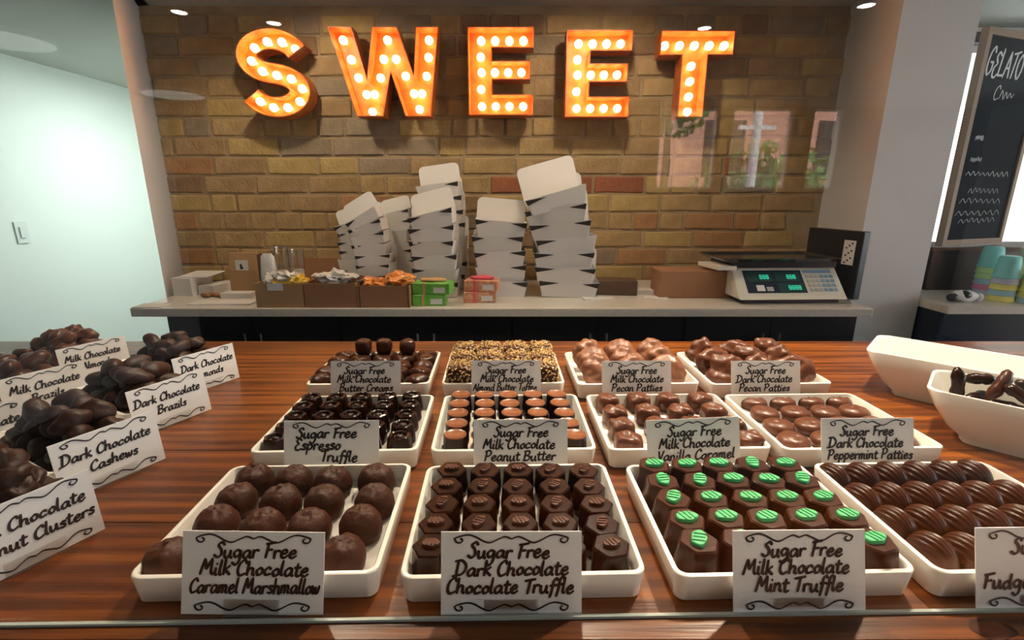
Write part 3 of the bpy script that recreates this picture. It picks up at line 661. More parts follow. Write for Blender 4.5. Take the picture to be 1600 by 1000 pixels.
# --- cards of the three rows
def card_for(k, cx, lines, label, bot, **kw):
    t = TR[k]; yf = t.location.y - TD/2; q = ony(cx, 600, yf); d = ray(cx, 0)
    Y = yf-.0125; p = onz(cx, bot, .0) if False else None
    X = ony(cx, 800, Y).x if False else None
    # horizontal place from the card's middle height
    zc = Y*math.cos(TH)+(CH-.035)*math.sin(TH); X = (cx-800)/FPX*zc
    return price_card(lines, (X, Y, 0), RZ*.6, math.radians(15), label, **kw)
card_for('F1', 385, ['Sugar Free', 'Milk Chocolate', 'Caramel Marshmallow'], 'white card lettered Sugar Free Milk Chocolate Caramel Marshmallow', 952, roll=math.radians(1.5))
card_for('F2', 799, ['Sugar Free', 'Dark Chocolate', 'Chocolate Truffle'], 'white card lettered Sugar Free Dark Chocolate Chocolate Truffle', 955, roll=math.radians(.4))
card_for('F3', 1259, ['Sugar Free', 'Milk Chocolate', 'Mint Truffle'], 'white card lettered Sugar Free Milk Chocolate Mint Truffle', 945, cw=.118)
card_for('F4', 1650, ['Sugar Free', '', 'Fudge'], 'white card beginning Sugar and Fudge, cut off at the right edge', 935, offs=[-.030, 0, -.056], aligns=[1, 0, 1], unit=.0070)
card_for('M1', 514, ['Sugar Free', 'Espresso', 'Truffle'], 'white card lettered Sugar Free Espresso Truffle', 735, offs=[-.006, -.018, .010], unit=.0072)
card_for('M2', 814, ['Sugar Free', 'Milk Chocolate', 'Peanut Butter'], 'white card lettered Sugar Free Milk Chocolate Peanut Butter', 735)
card_for('M3', 1090, ['Sugar Free', 'Milk Chocolate', 'Vanilla Caramel'], 'white card lettered Sugar Free Milk Chocolate Vanilla Caramel', 735, roll=math.radians(-2.2))
card_for('M4', 1364, ['Sugar Free', 'Dark Chocolate', 'Peppermint Patties'], 'white card lettered Sugar Free Dark Chocolate Peppermint Patties', 735)
card_for('B1', 569, ['Sugar Free', 'Milk Chocolate', 'Butter Creams'], 'white card lettered Sugar Free Milk Chocolate Butter Cream', 615)
card_for('B2', 791, ['Sugar Free', 'Milk Chocolate', 'Almond Butter Toffee'], 'white card lettered Sugar Free Milk Chocolate Almond Butter Toffee', 615)
card_for('B3', 997, ['Sugar Free', 'Milk Chocolate', 'Pecan Patties'], 'white card lettered Sugar Free Milk Chocolate Pecan Patties', 615)
card_for('B4', 1201, ['Sugar Free', 'Dark Chocolate', 'Pecan Patties'], 'white card lettered Sugar Free Dark Chocolate Pecan Patties', 615)

# ================================================================== LEFT: NUT TRAYS
NA = math.radians(62); ND = Vector((math.cos(NA), math.sin(NA), 0)); NBk = Vector((-math.sin(NA), math.cos(NA), 0))
NT = tray_mesh(.118, .205, .034, .012)
nuts = dict(
    almond=[blob('almond', 'nutdark', (.021, .0125, .0115), 3, .5, 60, i, boxy=2.2) for i in range(3)], malmond=[blob('almond', 'milk', (.022, .014, .0125), 3, .55, 60, i+9, boxy=2.6) for i in range(3)],
    brazil=[blob('brazil_nut', 'nutdark', (.026, .0150, .0140), 3, .22, 40, i) for i in range(3)], mbrazil=[blob('brazil_nut', 'mid', (.025, .0150, .0140), 3, .22, 40, i+4) for i in range(3)],
    cashew=[blob('cashew', 'nutdark', (.021, .0145, .0135), 3, .35, 55, i+3) for i in range(3)], mcashew=[blob('cashew', 'mid', (.021, .0145, .0135), 3, .35, 55, i+6) for i in range(3)],
    walnut=[blob('walnut_cluster', 'nutdark', (.020, .017, .014), 3, .7, 75, i+2) for i in range(3)])
def nut_tray(br, kind, lines, label, word, group, tall=3):
    base = Vector((*br, 0)); cc = base - ND*.057
    price_card(lines, cc, NA, math.radians(6), label, two=True, unit=.0064, cw=.114, chh=.072)
    tc_ = cc + NBk*(.0085+.1025+.006) - ND*.002
    o = link('nut_tray', NT, None, tc_, (0, 0, NA)); tag(o, 'narrow white porcelain tray heaped with %s' % word, 'tray', 'nut trays')
    r = random.Random(len(lines[0])+len(word)); pool = nuts[kind]; idx = 0
    for lay, (nx, ny) in enumerate([(3, 5), (3, 4), (2, 4), (2, 3), (1, 2)][:tall+1]):
        for i in range(nx):
            for j in range(ny):
                u = (i-(nx-1)/2)*.033+r.uniform(-.005, .005); v = (j-(ny-1)/2)*.037+r.uniform(-.006, .006)-.006*lay
                p = tc_ + ND*u + NBk*v; z = .0205+.0178*lay+r.uniform(-.002, .003)
                place(kind.replace('malmond', 'almond').replace('mbrazil', 'brazil').replace('mcashew', 'cashew').replace('brazil', 'brazil_nut').replace('walnut', 'walnut_cluster') if True else kind, [('n', pool[idx % 3])], p.x, p.y, z, r.uniform(0, 6.3), 'one of the %s, %s layer, %s from its card, %s' % (word, ['bottom', 'second', 'third', 'top'][lay], ['first', 'second', 'third', 'fourth', 'fifth'][j], {3: ['near side', 'middle', 'far side'], 2: ['near side', 'far side'], 1: ['middle']}[nx][i]), 'chocolate', group, tilt=(r.uniform(-.5, .5), r.uniform(-.5, .5)), sc_=r.uniform(.92, 1.1)); idx += 1
nut_tray((-.450, .463), 'walnut', ['Dark Chocolate', 'Walnut Clusters'], 'white card lettered Dark Chocolate Walnut Clusters', 'dark walnut clusters', 'dark walnut clusters', 3)
nut_tray((-.485, .611), 'cashew', ['Dark Chocolate', 'Cashews'], 'white card lettered Dark Chocolate Cashews', 'dark cashews', 'dark cashews', 3)
nut_tray((-.517, .772), 'brazil', ['Dark Chocolate', 'Brazils'], 'white card lettered Dark Chocolate Brazils', 'dark brazil nuts', 'dark brazil nuts', 3)
nut_tray((-.550, .922), 'almond', ['Dark Chocolate', 'Almonds'], 'white card lettered Dark Chocolate Almonds', 'dark almonds', 'dark almonds', 3)
nut_tray((-.703, .655), 'mcashew', ['Milk Chocolate', 'Cashews'], 'white card lettered Milk Chocolate Cashews, cut off at the left edge', 'milk chocolate cashews', 'milk cashews', 2)
nut_tray((-.758, .818), 'mbrazil', ['Milk Chocolate', 'Brazils'], 'white card lettered Milk Chocolate Brazils', 'milk chocolate brazil nuts', 'milk brazil nuts', 3)
nut_tray((-.806, .975), 'malmond', ['Milk Chocolate', 'Almonds'], 'white card lettered Milk Chocolate Almonds', 'milk chocolate almonds', 'milk almonds', 3)

# ================================================================== RIGHT: BOWLS
def bowl_mesh(w, d, h):
    mb = MB(); mb.loft([rrect(w*.66, d*.74, .012, 6, 0), rrect(w*.68, d*.755, .016, 6, .003), rrect(w*.68, d*.755, .018, 6, .006), rrect(w*.80, d*.85, .026, 6, h*.25), rrect(w*.92, d*.945, .026, 6, h*.62), rrect(w, d, .022, 6, h-.002), rrect(w-.002, d-.002, .022, 6, h),
        rrect(w-.009, d-.009, .019, 6, h), rrect(w-.011, d-.011, .019, 6, h-.002), rrect(w*.92-.012, d*.945-.012, .022, 6, h*.62), rrect(w*.78-.010, d*.83-.010, .024, 6, h*.25), rrect(w*.62, d*.70, .02, 6, .012)])
    return mb.mesh('serving_bowl', 'porcelain', 60)
BA = math.radians(-44); Bx = Vector((math.cos(BA), math.sin(BA), 0)); By = Vector((-math.sin(BA), math.cos(BA), 0))
def bowl(corner, w, d, h, label):      # corner = near-left rim corner, long side along Bx
    c = Vector((*corner, 0)) + Bx*(d/2) + By*(w/2)
    o = link('serving_bowl', bowl_mesh(d, w, h), None, c, (0, 0, BA)); tag(o, label, 'bowl', 'deep white bowls'); return c
c1 = bowl((.652, .857), .150, .30, .080, 'deep white rectangular bowl standing behind, empty')
c2 = bowl((.622, .682), .128, .30, .076, 'deep white rectangular bowl in front, filled with chocolate-dipped sticks')
rs = random.Random(3)
def stick(p0, p1, r, i, lab):
    a, b = Vector(p0), Vector(p1); mid = (a+b)/2; off = Vector((rs.uniform(-.006, .006), rs.uniform(-.006, .006), rs.uniform(-.002, .008)))
    n = 9; pts = []; rad = []
    for k in range(n):
        t = k/(n-1); pts.append(a.lerp(b, t)+off*4*t*(1-t)-mid); e = min(t, 1-t); rad.append(r*(.35 if e == 0 else (.85 if e < .13 else 1+.12*math.sin(k*2.3+i))))
    me = MB().tube(pts, rad, 10).mesh('dipped_stick', 'dark' if i % 3 else 'mid', True)
    tag(link('dipped_stick', me, None, mid), lab, 'chocolate', 'chocolate dipped sticks')
for i in range(16):
    lay = i//8; k = i % 8; p = c2 + Bx*(-.095+.027*k) + By*rs.uniform(-.018, .018); a = rs.uniform(-1.2, 1.2); z = .026+.018*lay+rs.uniform(0, .005); hl = .030
    d = (Bx*math.cos(a)+By*math.sin(a))*hl; stick(p-d+Vector((0, 0, z)), p+d+Vector((0, 0, z+rs.uniform(-.004, .01))), .0085, i, 'chocolate-dipped stick lying in the front bowl, %s layer, %s from left' % (['lower', 'upper'][lay], ['first', 'second', 'third', 'fourth', 'fifth', 'sixth', 'seventh', 'eighth'][k]))
up_l = ['upright chocolate-dipped stick at the left corner of the front bowl', 'dipped stick leaning sideways behind the left upright one', 'upright chocolate-dipped stick in the middle of the front bowl', 'thick dipped stick sloping down right of the middle upright one', 'dipped stick lying across the bowl at the right edge of the picture']
for i, (u0, v0, z0, u1, v1, z1) in enumerate([(-.118, -.022, .045, -.122, -.020, .106), (-.112, .02, .078, -.078, .024, .083), (-.082, -.005, .060, -.066, .022, .104), (-.068, .0, .086, -.018, -.022, .066), (-.055, .03, .088, -.005, .018, .070)]):
    stick(c2+Bx*u0+By*v0+Vector((0, 0, z0)), c2+Bx*u1+By*v1+Vector((0, 0, z1)), .0085, i+1, up_l[i])

# ================================================================== BACK COUNTER
BZ = -.04
top = link('countertop', bevel(MB().box((0, 0, -.016), (2.68, .60, .032)).mesh('countertop', 'quartz'), .004, 2), None, (-.037, 2.005, BZ)); tag(top, 'long pale stone countertop under the brick wall', 'countertop')
for i in range(4):
    cx = -.96+.64*i
    c = thing('base_cabinet', 'black base cabinet under the pale countertop, %s of four' % ['leftmost', 'second from left', 'third from left', 'rightmost'][i], 'cabinet', (cx, 2.02, FZ), 0, 'black base cabinets')
    H = BZ-.032-FZ; MB().box((0, 0, H/2), (.638, .52, H)).build('body', 'black', c)
    for s in (-1, 1):
        d = MB().box((s*.158, -.270, H/2), (.312, .018, H-.01)).build('door', 'black', c); MB().tube([(s*.03, -.292, H-.19), (s*.03, -.292, H-.07)], .004, 8).build('handle', 'steel', d)
rx = thing('side_counter', 'dark counter right of the grey column holding the paper cups', 'counter', (2.30, 2.05, FZ))
MB().box((0, 0, (BZ-FZ-.03)/2), (1.38, .56, BZ-FZ-.03)).build('body', 'panel', rx); MB().box((0, -.01, BZ-FZ-.015), (1.39, .60, .03)).build('top', 'quartz', rx)

# ------------------------------------------------------------------ marquee letters
def outline_S(n=26):
    cl = []; rx_, ry = .285, .195
    for i in range(n+1): a = math.radians(12+(270-12)*i/n); cl.append(Vector((.39+rx_*math.cos(a), .695+ry*math.sin(a), 0)))
    for i in range(1, n+1): a = math.radians(90-(255)*i/n); cl.append(Vector((.39+rx_*math.cos(a), .305+ry*math.sin(a), 0)))
    # soften the crossing
    for _ in range(6): cl = [cl[0]] + [(cl[i-1]+cl[i]*2+cl[i+1])/4 for i in range(1, len(cl)-1)] + [cl[-1]]
    L, Rr = [], []
    for i, p in enumerate(cl):
        d = (cl[min(i+1, len(cl)-1)]-cl[max(i-1, 0)]).normalized(); q = Vector((-d.y, d.x, 0))*.118; L.append(p+q); Rr.append(p-q)
    seg = [0]
    for i in range(1, len(cl)): seg.append(seg[-1]+(cl[i]-cl[i-1]).length)
    bul = []
    for k in range(13):
        t = seg[-1]*(.035+.93*k/12); i = max(j for j in range(len(seg)) if seg[j] <= t); i = min(i, len(cl)-2); bul.append(cl[i].lerp(cl[i+1], (t-seg[i])/(seg[i+1]-seg[i])))
    poly = L+Rr[::-1]; mx = max(p.x for p in poly); mn = min(p.x for p in poly); my = max(p.y for p in poly); ny = min(p.y for p in poly)
    f = lambda p: ((p.x-mn)/(mx-mn), (p.y-ny)/(my-ny)); return [f(p) for p in poly], [f(p) for p in bul]
def lerp2(a, b, t): return (a[0]+(b[0]-a[0])*t, a[1]+(b[1]-a[1])*t)
E_poly = [(0, 0), (1, 0), (1, .245), (.37, .245), (.37, .41), (.95, .41), (.95, .625), (.37, .625), (.37, .765), (1, .765), (1, 1), (0, 1)]
E_b = [(.2+.215*i, .87) for i in range(4)]+[(.19, .69)]+[(.2+.205*i, .515) for i in range(4)]+[(.19, .32)]+[(.2+.215*i, .12) for i in range(4)]
T_poly = [(.30, 0), (.66, 0), (.66, .72), (1, .72), (1, 1), (0, 1), (0, .72), (.30, .72)]
T_b = [(.09+.205*i, .855) for i in range(5)]+[(.48, .62), (.48, .44), (.48, .26), (.48, .08)]
W_poly = [(.205, 0), (.455, 0), (.545, .50), (.66, 0), (.90, 0), (1, 1), (.79, 1), (.755, .47), (.625, 1), (.40, 1), (.325, .43), (.215, 1), (0, 1)]
W_b = [(.10, .88), (.17, .66), (.23, .45), (.29, .26), (.36, .26), (.35, .08), (.43, .47), (.47, .68), (.515, .88), (.57, .68), (.66, .48), (.71, .28), (.79, .28), (.79, .09), (.86, .50), (.885, .69), (.89, .88)]
W_b = [(.11, .88), (.17, .665), (.225, .46), (.29, .27), (.365, .27), (.335, .07), (.43, .46), (.47, .67), (.515, .88), (.585, .67), (.665, .48), (.735, .28), (.81, .28), (.78, .10), (.86, .48), (.885, .69), (.895, .88)]
S_poly, S_b = outline_S()
def shrink(poly, d, sx_, sz_):
    P = [Vector((p[0]*sx_, p[1]*sz_)) for p in poly]; n = len(P); ar = sum(P[i].x*P[(i+1) % n].y-P[(i+1) % n].x*P[i].y for i in range(n)); sg = 1 if ar > 0 else -1; out = []
    for i in range(n):
        a = (P[i]-P[i-1]).normalized(); b = (P[(i+1) % n]-P[i]).normalized(); na = Vector((-a.y, a.x))*sg; nb_ = Vector((-b.y, b.x))*sg
        m_ = (na+nb_); l = m_.length
        m_ = na if l < .2 else m_/l; k = min(2.0, 1/max(.35, m_.dot(na))); out.append(P[i]+m_*d*k)
    return [(p.x, p.y) for p in P], [(p.x, p.y) for p in out]
bulb_me = MB().lathe([(.005, .0), (.006, .010), (.011, .020), (.0145, .030), (.0130, .040), (.007, .0465), (.0006, .0485)], 14).mesh('bulb', 'bulb', True)
LYF = 2.19; LD = .075
def letter(x0, x1, y0, y1, poly, bulbs, label, k=0):
    a = ony((x0+x1)/2, y1, LYF); b = ony((x0+x1)/2, y0, LYF); xl = ony(x0, (y0+y1)/2, LYF).x; xr = ony(x1, (y0+y1)/2, LYF).x
    w_, h_ = xr-xl, b.z-a.z
    t = thing('marquee_letter', label, 'letter sign', (xl, LYF, a.z), 0, 'marquee letters'); t.rotation_euler = (0, 0, 0)
    P, Q = shrink(poly, .004, w_, h_); mb = MB(); n = len(P)
    mb.prism(P, 'y', LD, LD+.006); mb.build('back_plate', 'rust', t)
    rim = MB(); yf, yb = 0, LD
    vs = [(p[0], yf, p[1]) for p in P]+[(p[0], yb, p[1]) for p in P]+[(p[0], yf, p[1]) for p in Q]+[(p[0], yb, p[1]) for p in Q]; fs = []
    for i in range(n):
        j = (i+1) % n; fs += [(i, j, n+j, n+i), (2*n+i, 3*n+i, 3*n+j, 2*n+j), (i, 2*n+i, 2*n+j, j)]
    rim.add(vs, fs); rim.build('side_band', 'rust', t)
    for bx, bz in bulbs: link('bulb', bulb_me, t, (bx*w_, LD, bz*h_), (PI/2, 0, 0), (1.15, 1.15, 1.15))
    st = MB().box((w_*.5 if label[-3] != 'x' else 0, LD+.03, h_*.9), (.03, .055, .02)); st.build('wall_bracket', 'black', t)
letter(371, 482, 43, 183, S_poly, S_b, 'glowing orange marquee letter S on the brick wall')
letter(517, 688, 41, 182, W_poly, W_b, 'glowing orange marquee letter W on the brick wall')
letter(731, 834, 41, 180, E_poly, E_b, 'glowing orange marquee letter E right of the W')
letter(884, 986, 46, 183, E_poly, E_b, 'glowing orange marquee letter E left of the T')
letter(1029, 1143, 47, 183, T_poly, T_b, 'glowing orange marquee letter T on the brick wall')

# ------------------------------------------------------------------ stacks of open white boxes
def gift_box(name_mesh, w, d, h, lid):
    wt, dt = w*1.13, d*1.13; t = .0012
    body = MB(); rings = [rrect(w, d, .004, 2, 0), rrect(wt, dt, .004, 2, h), rrect(wt-2*t, dt-2*t, .004, 2, h), rrect(w-2*t, d-2*t, .004, 2, t)]
    body.loft(rings); bme = body.mesh('box_body', 'boxwhite')
    lm = MB(); r = min(.022, w*.14); poly = []
    W2 = wt*.98/2
    poly += [(-W2, 0), (W2, 0)]
    for cx, a0 in ((W2-r, 0), (-W2+r, PI/2)):
        for i in range(6): a = a0+PI/2*i/5; poly.append((cx+r*math.cos(a), lid-r+r*math.sin(a)))
    lm.prism(poly, 'y', -t/2, t/2); lme = lm.mesh('lid', 'boxwhite')
    gm = []  # dark triangles laid on the front as the shaded gaps between nested boxes
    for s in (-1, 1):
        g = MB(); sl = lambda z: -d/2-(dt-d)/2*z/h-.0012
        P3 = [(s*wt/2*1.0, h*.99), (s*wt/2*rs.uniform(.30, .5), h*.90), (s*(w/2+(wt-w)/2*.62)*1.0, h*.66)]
        vs = [(x, sl(z), z) for x, z in P3]+[(x, sl(z)+.001, z) for x, z in P3]; g.add(vs, [(0, 1, 2), (5, 4, 3), (0, 3, 4, 1), (1, 4, 5, 2), (2, 5, 3, 0)]); gm.append(g.mesh('dark_gap_wedge', 'gapdark'))
    return bme, lme, gm, dt
def stack(bx, Y, wpx, n, pitch, lid, lean, toproll, label, group, d=.10, yaw=0):
    zc = Y*math.cos(TH)+(CH-BZ)*math.sin(TH); X = (bx-800)/FPX*zc; w = wpx/FPX*zc; h = pitch*1.12
    bme, lme, gm, dt = gift_box('box', w, d, h, lid); r = random.Random(int(bx))
    for i in range(n):
        f = i/(n-1); x = X+lean*f**1.3+r.uniform(-.010, .010); z = BZ+pitch*i+.001; roll = -toproll*(f**3)+r.uniform(-.055, .055)
        posn = 'topmost' if i == n-1 else ('lowest' if i == 0 else ['', 'second', 'third', 'fourth', 'fifth', 'sixth', 'seventh'][i]+' from the bottom')
        t = thing('paper_box', 'open white box, %s in the %s' % (posn, label), 'box', (x, Y+.012*f+r.uniform(-.004, .004), z), yaw+r.uniform(-.12, .12), group); t.rotation_euler = (0, roll, yaw+r.uniform(-.1, .1))
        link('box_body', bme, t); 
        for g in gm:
            if r.random() < .8: link('dark_gap_wedge', g, t, None, None, (1, 1, r.uniform(.97, 1.0)))
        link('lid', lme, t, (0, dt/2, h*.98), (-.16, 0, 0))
stack(884, 1.955, 80, 7, .057, .125, -.045, .30, 'tall rightmost stack', 'white paper boxes in stacks', d=.13)
stack(783, 1.965, 68, 5, .058, .085, -.012, -.07, 'short stack beside the tallest', 'white paper boxes in stacks', d=.12)
stack(687, 1.94, 60, 6, .054, .085, -.012, .22, 'middle front stack', 'white paper boxes in stacks', d=.11)
stack(703, 2.13, 56, 8, .054, .085, -.018, .14, 'middle back stack', 'white paper boxes in stacks', d=.10)
stack(590, 1.98, 46, 8, .040, .072, -.012, .50, 'frontmost small left stack', 'white paper boxes in stacks', d=.10)
stack(560, 2.12, 42, 7, .040, .062, .003, .35, 'leftmost small stack', 'white paper boxes in stacks', d=.08)
stack(632, 2.14, 40, 8, .040, .060, -.02, .25, 'dim small stack behind', 'white paper boxes in stacks', d=.08)

# ------------------------------------------------------------------ things on the back counter
def pxX(x, Y, z=BZ): return (x-800)/FPX*(Y*math.cos(TH)+(CH-z)*math.sin(TH))
def at(x, y, z=BZ): return onz(x, y, z)
def hz(y, Y): return ony(800, y, Y).z
def crumple(name, m, rad, seed, parent, loc, amp=.5):
    me = blob(name, m, rad, 3, amp*1.5, 70, seed); me.polygons.foreach_set('use_smooth', [False]*len(me.polygons)); return link(name, me, parent, loc)
def open_carton(x0, x1, yb, ytop, depth, m, label, lean=.008):
    p = at((x0+x1)/2, yb); Y = p.y; X0, X1 = pxX(x0, Y), pxX(x1, Y); H = hz(ytop, Y)-BZ; W = X1-X0; t = thing('open_carton', label, 'box', ((X0+X1)/2, Y, BZ), 0, 'open brown cartons')
    for nm, c, d in (('front_panel', (0, .002, H/2), (W, .004, H)), ('back_panel', (0, depth-.002, H*.55), (W, .004, H*1.1)), ('side_panel', (-W/2+.002, depth/2, H/2), (.004, depth-.008, H)), ('side_panel', (W/2-.002, depth/2, H/2), (.004, depth-.008, H)), ('bottom_panel', (0, depth/2, .002), (W-.008, depth-.008, .004))):
        MB().box(c, d).build(nm, m, t)
    return t, W, H
t, W, H = open_carton(402, 476, 481, 443, .10, 'kraft', 'open kraft carton with a white tag, full of yellow packs')
MB().box((-.012, -.0008, H*.86), (.055, .0015, .026)).build('price_tag', 'label', t)
L0 = t.location
for i, (dx, dz, m, r) in enumerate([(-.035, .012, 'foil', (.034, .03, .022)), (.012, .014, 'foil', (.045, .03, .022)), (.0, -.008, 'yellow', (.052, .032, .022)), (.05, .006, 'yellow', (.035, .03, .02))]):
    tag(crumple('sweet_bag', m, r, i, None, (L0.x+dx, L0.y+.05, BZ+H+dz), .6), ['crumpled clear sweet bag at the left of the tagged carton', 'crumpled clear sweet bag on top of the yellow packs', 'yellow sweet pack in the middle of the tagged carton', 'yellow sweet pack at the right of the tagged carton'][i], 'sweet bag', 'sweet bags in cartons')
t, W, H = open_carton(478, 558, 481, 443, .11, 'kraft2', 'open brown carton with white sweet bags, between the other two cartons')
L0 = t.location
for i, (dx, dz, m, r) in enumerate([(0, .008, 'foil', (.055, .035, .026)), (.045, .016, 'foil', (.045, .03, .010)), (-.045, .020, 'foil', (.035, .03, .009))]):
    tag(crumple('sweet_bag', m, r, i+9, None, (L0.x+dx, L0.y+.055, BZ+H+dz), .6), ['large crumpled white bag in the middle carton', 'flat white bag end at the right of the middle carton', 'flat white bag end at the left of the middle carton'][i], 'sweet bag', 'sweet bags in cartons')
t, W, H = open_carton(559, 641, 481, 447, .11, 'kraft2', 'open brown carton full of orange sweet bags')
MB().box((-W/2+.010, -.0006, H/2), (.0035, .0012, H*.98)).build('edge_strip', 'strip_brown', t); MB().box((W/2-.006, -.0006, H/2), (.0035, .0012, H*.98)).build('edge_strip', 'strip_brown', t)  # narrow dark brown strips down both front edges
L0 = t.location
for i, (dx, dz, m, r) in enumerate([(.05, .016, 'orange', (.056, .04, .026)), (-.065, .006, 'orange', (.028, .03, .020)), (-.028, .0, 'orange', (.026, .03, .022)), (-.09, .0, 'kraft3', (.02, .03, .022)), (.018, -.004, 'foil', (.026, .02, .018))]):
    tag(crumple('sweet_bag', m, r, i+19, None, (L0.x+dx, L0.y+.05, BZ+H+dz), .5), ['big orange sweet bag at the right of the orange carton', 'small orange bag left of the big orange one', 'orange bag between the small and big orange ones', 'dark brown bag at the left of the orange carton', 'pale bag under the big orange one'][i], 'sweet bag', 'sweet bags in cartons')
# kraft bag with a tag, behind
p = at(390, 460); Y = p.y
t = thing('paper_bag', 'kraft paper bag with a square white tag', 'bag', (pxX(389, Y), Y, BZ))
H = hz(395, Y)-BZ; Wd = pxX(410, Y)-pxX(367, Y)
MB().loft([rrect(Wd, .05, .003, 2, 0), rrect(Wd*1.0, .05, .003, 2, H*.6), rrect(Wd*.98, .02, .003, 2, H)]).build('bag_body', 'kraft', t)
tg = MB().box((0, -.024, H*.70), (.050, .0015, .048)).build('tag', 'label', t)
MB().prism([(-.006, H*.70-.012), (.007, H*.70-.010), (.003, H*.70+.001), (-.002, H*.70+.011), (-.006, H*.70+.009)], 'y', -.0262, -.0248).build('logo', 'ink', tg)
# cellophane pack and stacked clear cups
Y = 1.86; t = thing('cellophane_pack', 'narrow cellophane pack with a white label beside the kraft bag', 'sweet bag', (pxX(426, Y), Y, BZ))
H = hz(396, Y)-BZ; MB().loft([rrect(.052, .03, .004, 2, 0), rrect(.056, .034, .006, 2, H*.5), rrect(.050, .02, .006, 2, H*.93), rrect(.03, .006, .002, 2, H)]).build('wrapper', 'foil', t, 40); MB().box((0, -.0185, H*.42), (.03, .001, .05)).build('label_strip', 'label', t); MB().box((-.030, .0, H*.5), (.005, .03, H*.97)).build('card_back', 'kraft3', t)
H = hz(386, 1.90)-BZ
for i in range(2):
    t = thing('plastic_cup', 'tall clear plastic cup stack above the yellow packs, %s of two' % ['left', 'right'][i], 'cup', (pxX(446+20*i, 1.90), 1.90+.02*i, BZ), 0, 'clear plastic cups')
    MB().loft([rrect(.046, .046, .022, 5, 0), rrect(.060, .060, .029, 5, H-.01-.012*i), rrect(.064, .064, .031, 5, H-.008-.012*i), rrect(.064, .064, .031, 5, H-.012*i), rrect(.058, .058, .028, 5, H-.012*i), rrect(.043, .043, .02, 5, .003)]).build('cup_wall', 'clear', t, 50); MB().lathe([(.026, H*.45), (.027, H*.52), (.020, H*.55)], 16).build('inner_cup', 'foil', t, True)
# reddish board behind the cartons
Y = 2.12; tag(link('cardboard_sheet', MB().box((0, 0, 0), (pxX(548, Y)-pxX(470, Y), .02, .13)).mesh('cardboard_sheet', 'kraft2'), None, (pxX(509, Y), Y, BZ+.065)), 'red-brown cardboard box standing behind the middle carton', 'box')
# white box, papers
p = at(298, 462); t = thing('white_carton', 'small white box with a raised lid at the left end of the counter', 'box', (pxX(292, p.y), p.y+.05, BZ), math.radians(-8))
MB().box((0, 0, .036), (.085, .12, .072)).build('body', 'boxwhite', t); MB().box((.03, .02, .078), (.12, .12, .003), .1, .06).build('lid', 'boxwhite', t); MB().box((.085, .02, .02), (.07, .11, .04)).build('side_flap', 'boxwhite', t)
def sheet(px, py, w, d, rz, m, label, cat='paper', th=.004):
    q = at(px, py); o = link('paper_sheet', MB().box((0, 0, th/2), (w, d, th)).mesh('paper_sheet', m), None, (q.x, q.y, BZ), (0, 0, rz)); return tag(o, label, cat, 'papers on the back counter')
sheet(238, 478, .10, .07, .1, 'paper', 'white paper sheet at the left end of the counter')
sheet(350, 474, .23, .07, .02, 'paper', 'long white paper sheet before the kraft bag', th=.006)
sheet(375, 464, .12, .06, 0, 'boxwhite', 'grey card stack at the foot of the kraft bag', th=.02)
for i in range(4):
    q = at(322+14*i, 464-i % 2); o = link('wooden_tongs', blob('wooden_tongs', 'kraft2', (.035, .010, .008), 2, .3, 50, i), None, (q.x, q.y, BZ+.008), (0, 0, .4*i-.5)); tag(o, 'small brown wrapped sweet lying before the white box, %s of four' % ['first from left', 'second from left', 'third from left', 'rightmost'][i], 'sweet', 'loose brown sweets'); o.name = 'wrapped_sweet'
sheet(1010, 458, .13, .07, -.1, 'paper', 'white folded paper beside the big brown box', th=.018)
sheet(1025, 466, .09, .05, -.3, 'paper', 'crumpled white receipt before the big brown box')
sheet(935, 467, .12, .05, .1, 'paper', 'thin white paper before the dark brown box')
# green and red gift boxes
def gift(x0, x1, yb, m, label, rib, dz=0, rz=0, bow=True):
    p = at((x0+x1)/2, yb); Y = p.y; W = pxX(x1, Y)-pxX(x0, Y); h = .042
    t = thing('gift_box', label, 'gift box', (pxX((x0+x1)/2, Y), Y+.035, BZ+dz), rz, 'small wrapped gift boxes')
    me = bevel(MB().box((0, 0, h/2), (W, .075, h)).mesh('box_body', m), .003, 1); link('box_body', me, t)
    MB().box((-W*.18, 0, h/2), (.009, .0765, h+.0015)).build('ribbon', rib, t); MB().box((W*.22, -.0381, h*.4), (.042, .001, .020)).build('sticker', 'label', t)
    if bow: link('bow', blob('bow', rib, (.05, .022, .009), 2, .8, 60, int(x0)), t, (0, 0, h+.006))
gift(644, 696, 478, 'greenbox', 'green patterned gift box at the bottom of the green pair', 'raffia', 0, .05, False)
gift(646, 706, 478, 'greenbox', 'green patterned gift box with raffia bow, top of the green pair', 'raffia', .043, -.10)
gift(724, 774, 473, 'redbox', 'red patterned gift box at the bottom of the red pair', 'pink', 0, .06, False)
gift(727, 780, 473, 'redbox', 'red patterned gift box with pink bow, top of the red pair', 'pink', .043, -.14)
# dark brown and large brown boxes
p = at(968, 462); tag(link('cardboard_box', bevel(MB().box((0, 0, .03), (.16, .09, .06)).mesh('cardboard_box', 'kraft3'), .003, 1), None, (pxX(966, p.y), p.y+.05, BZ), (0, 0, -.1)), 'low dark brown box right of the tallest box stack', 'box')
p = at(1085, 466); tag(link('cardboard_box', bevel(MB().box((0, 0, .054), (.29, .12, .108)).mesh('cardboard_box', 'kraft2'), .003, 1), None, (pxX(1086, p.y), p.y+.06, BZ)), 'large plain brown box left of the scale', 'box')

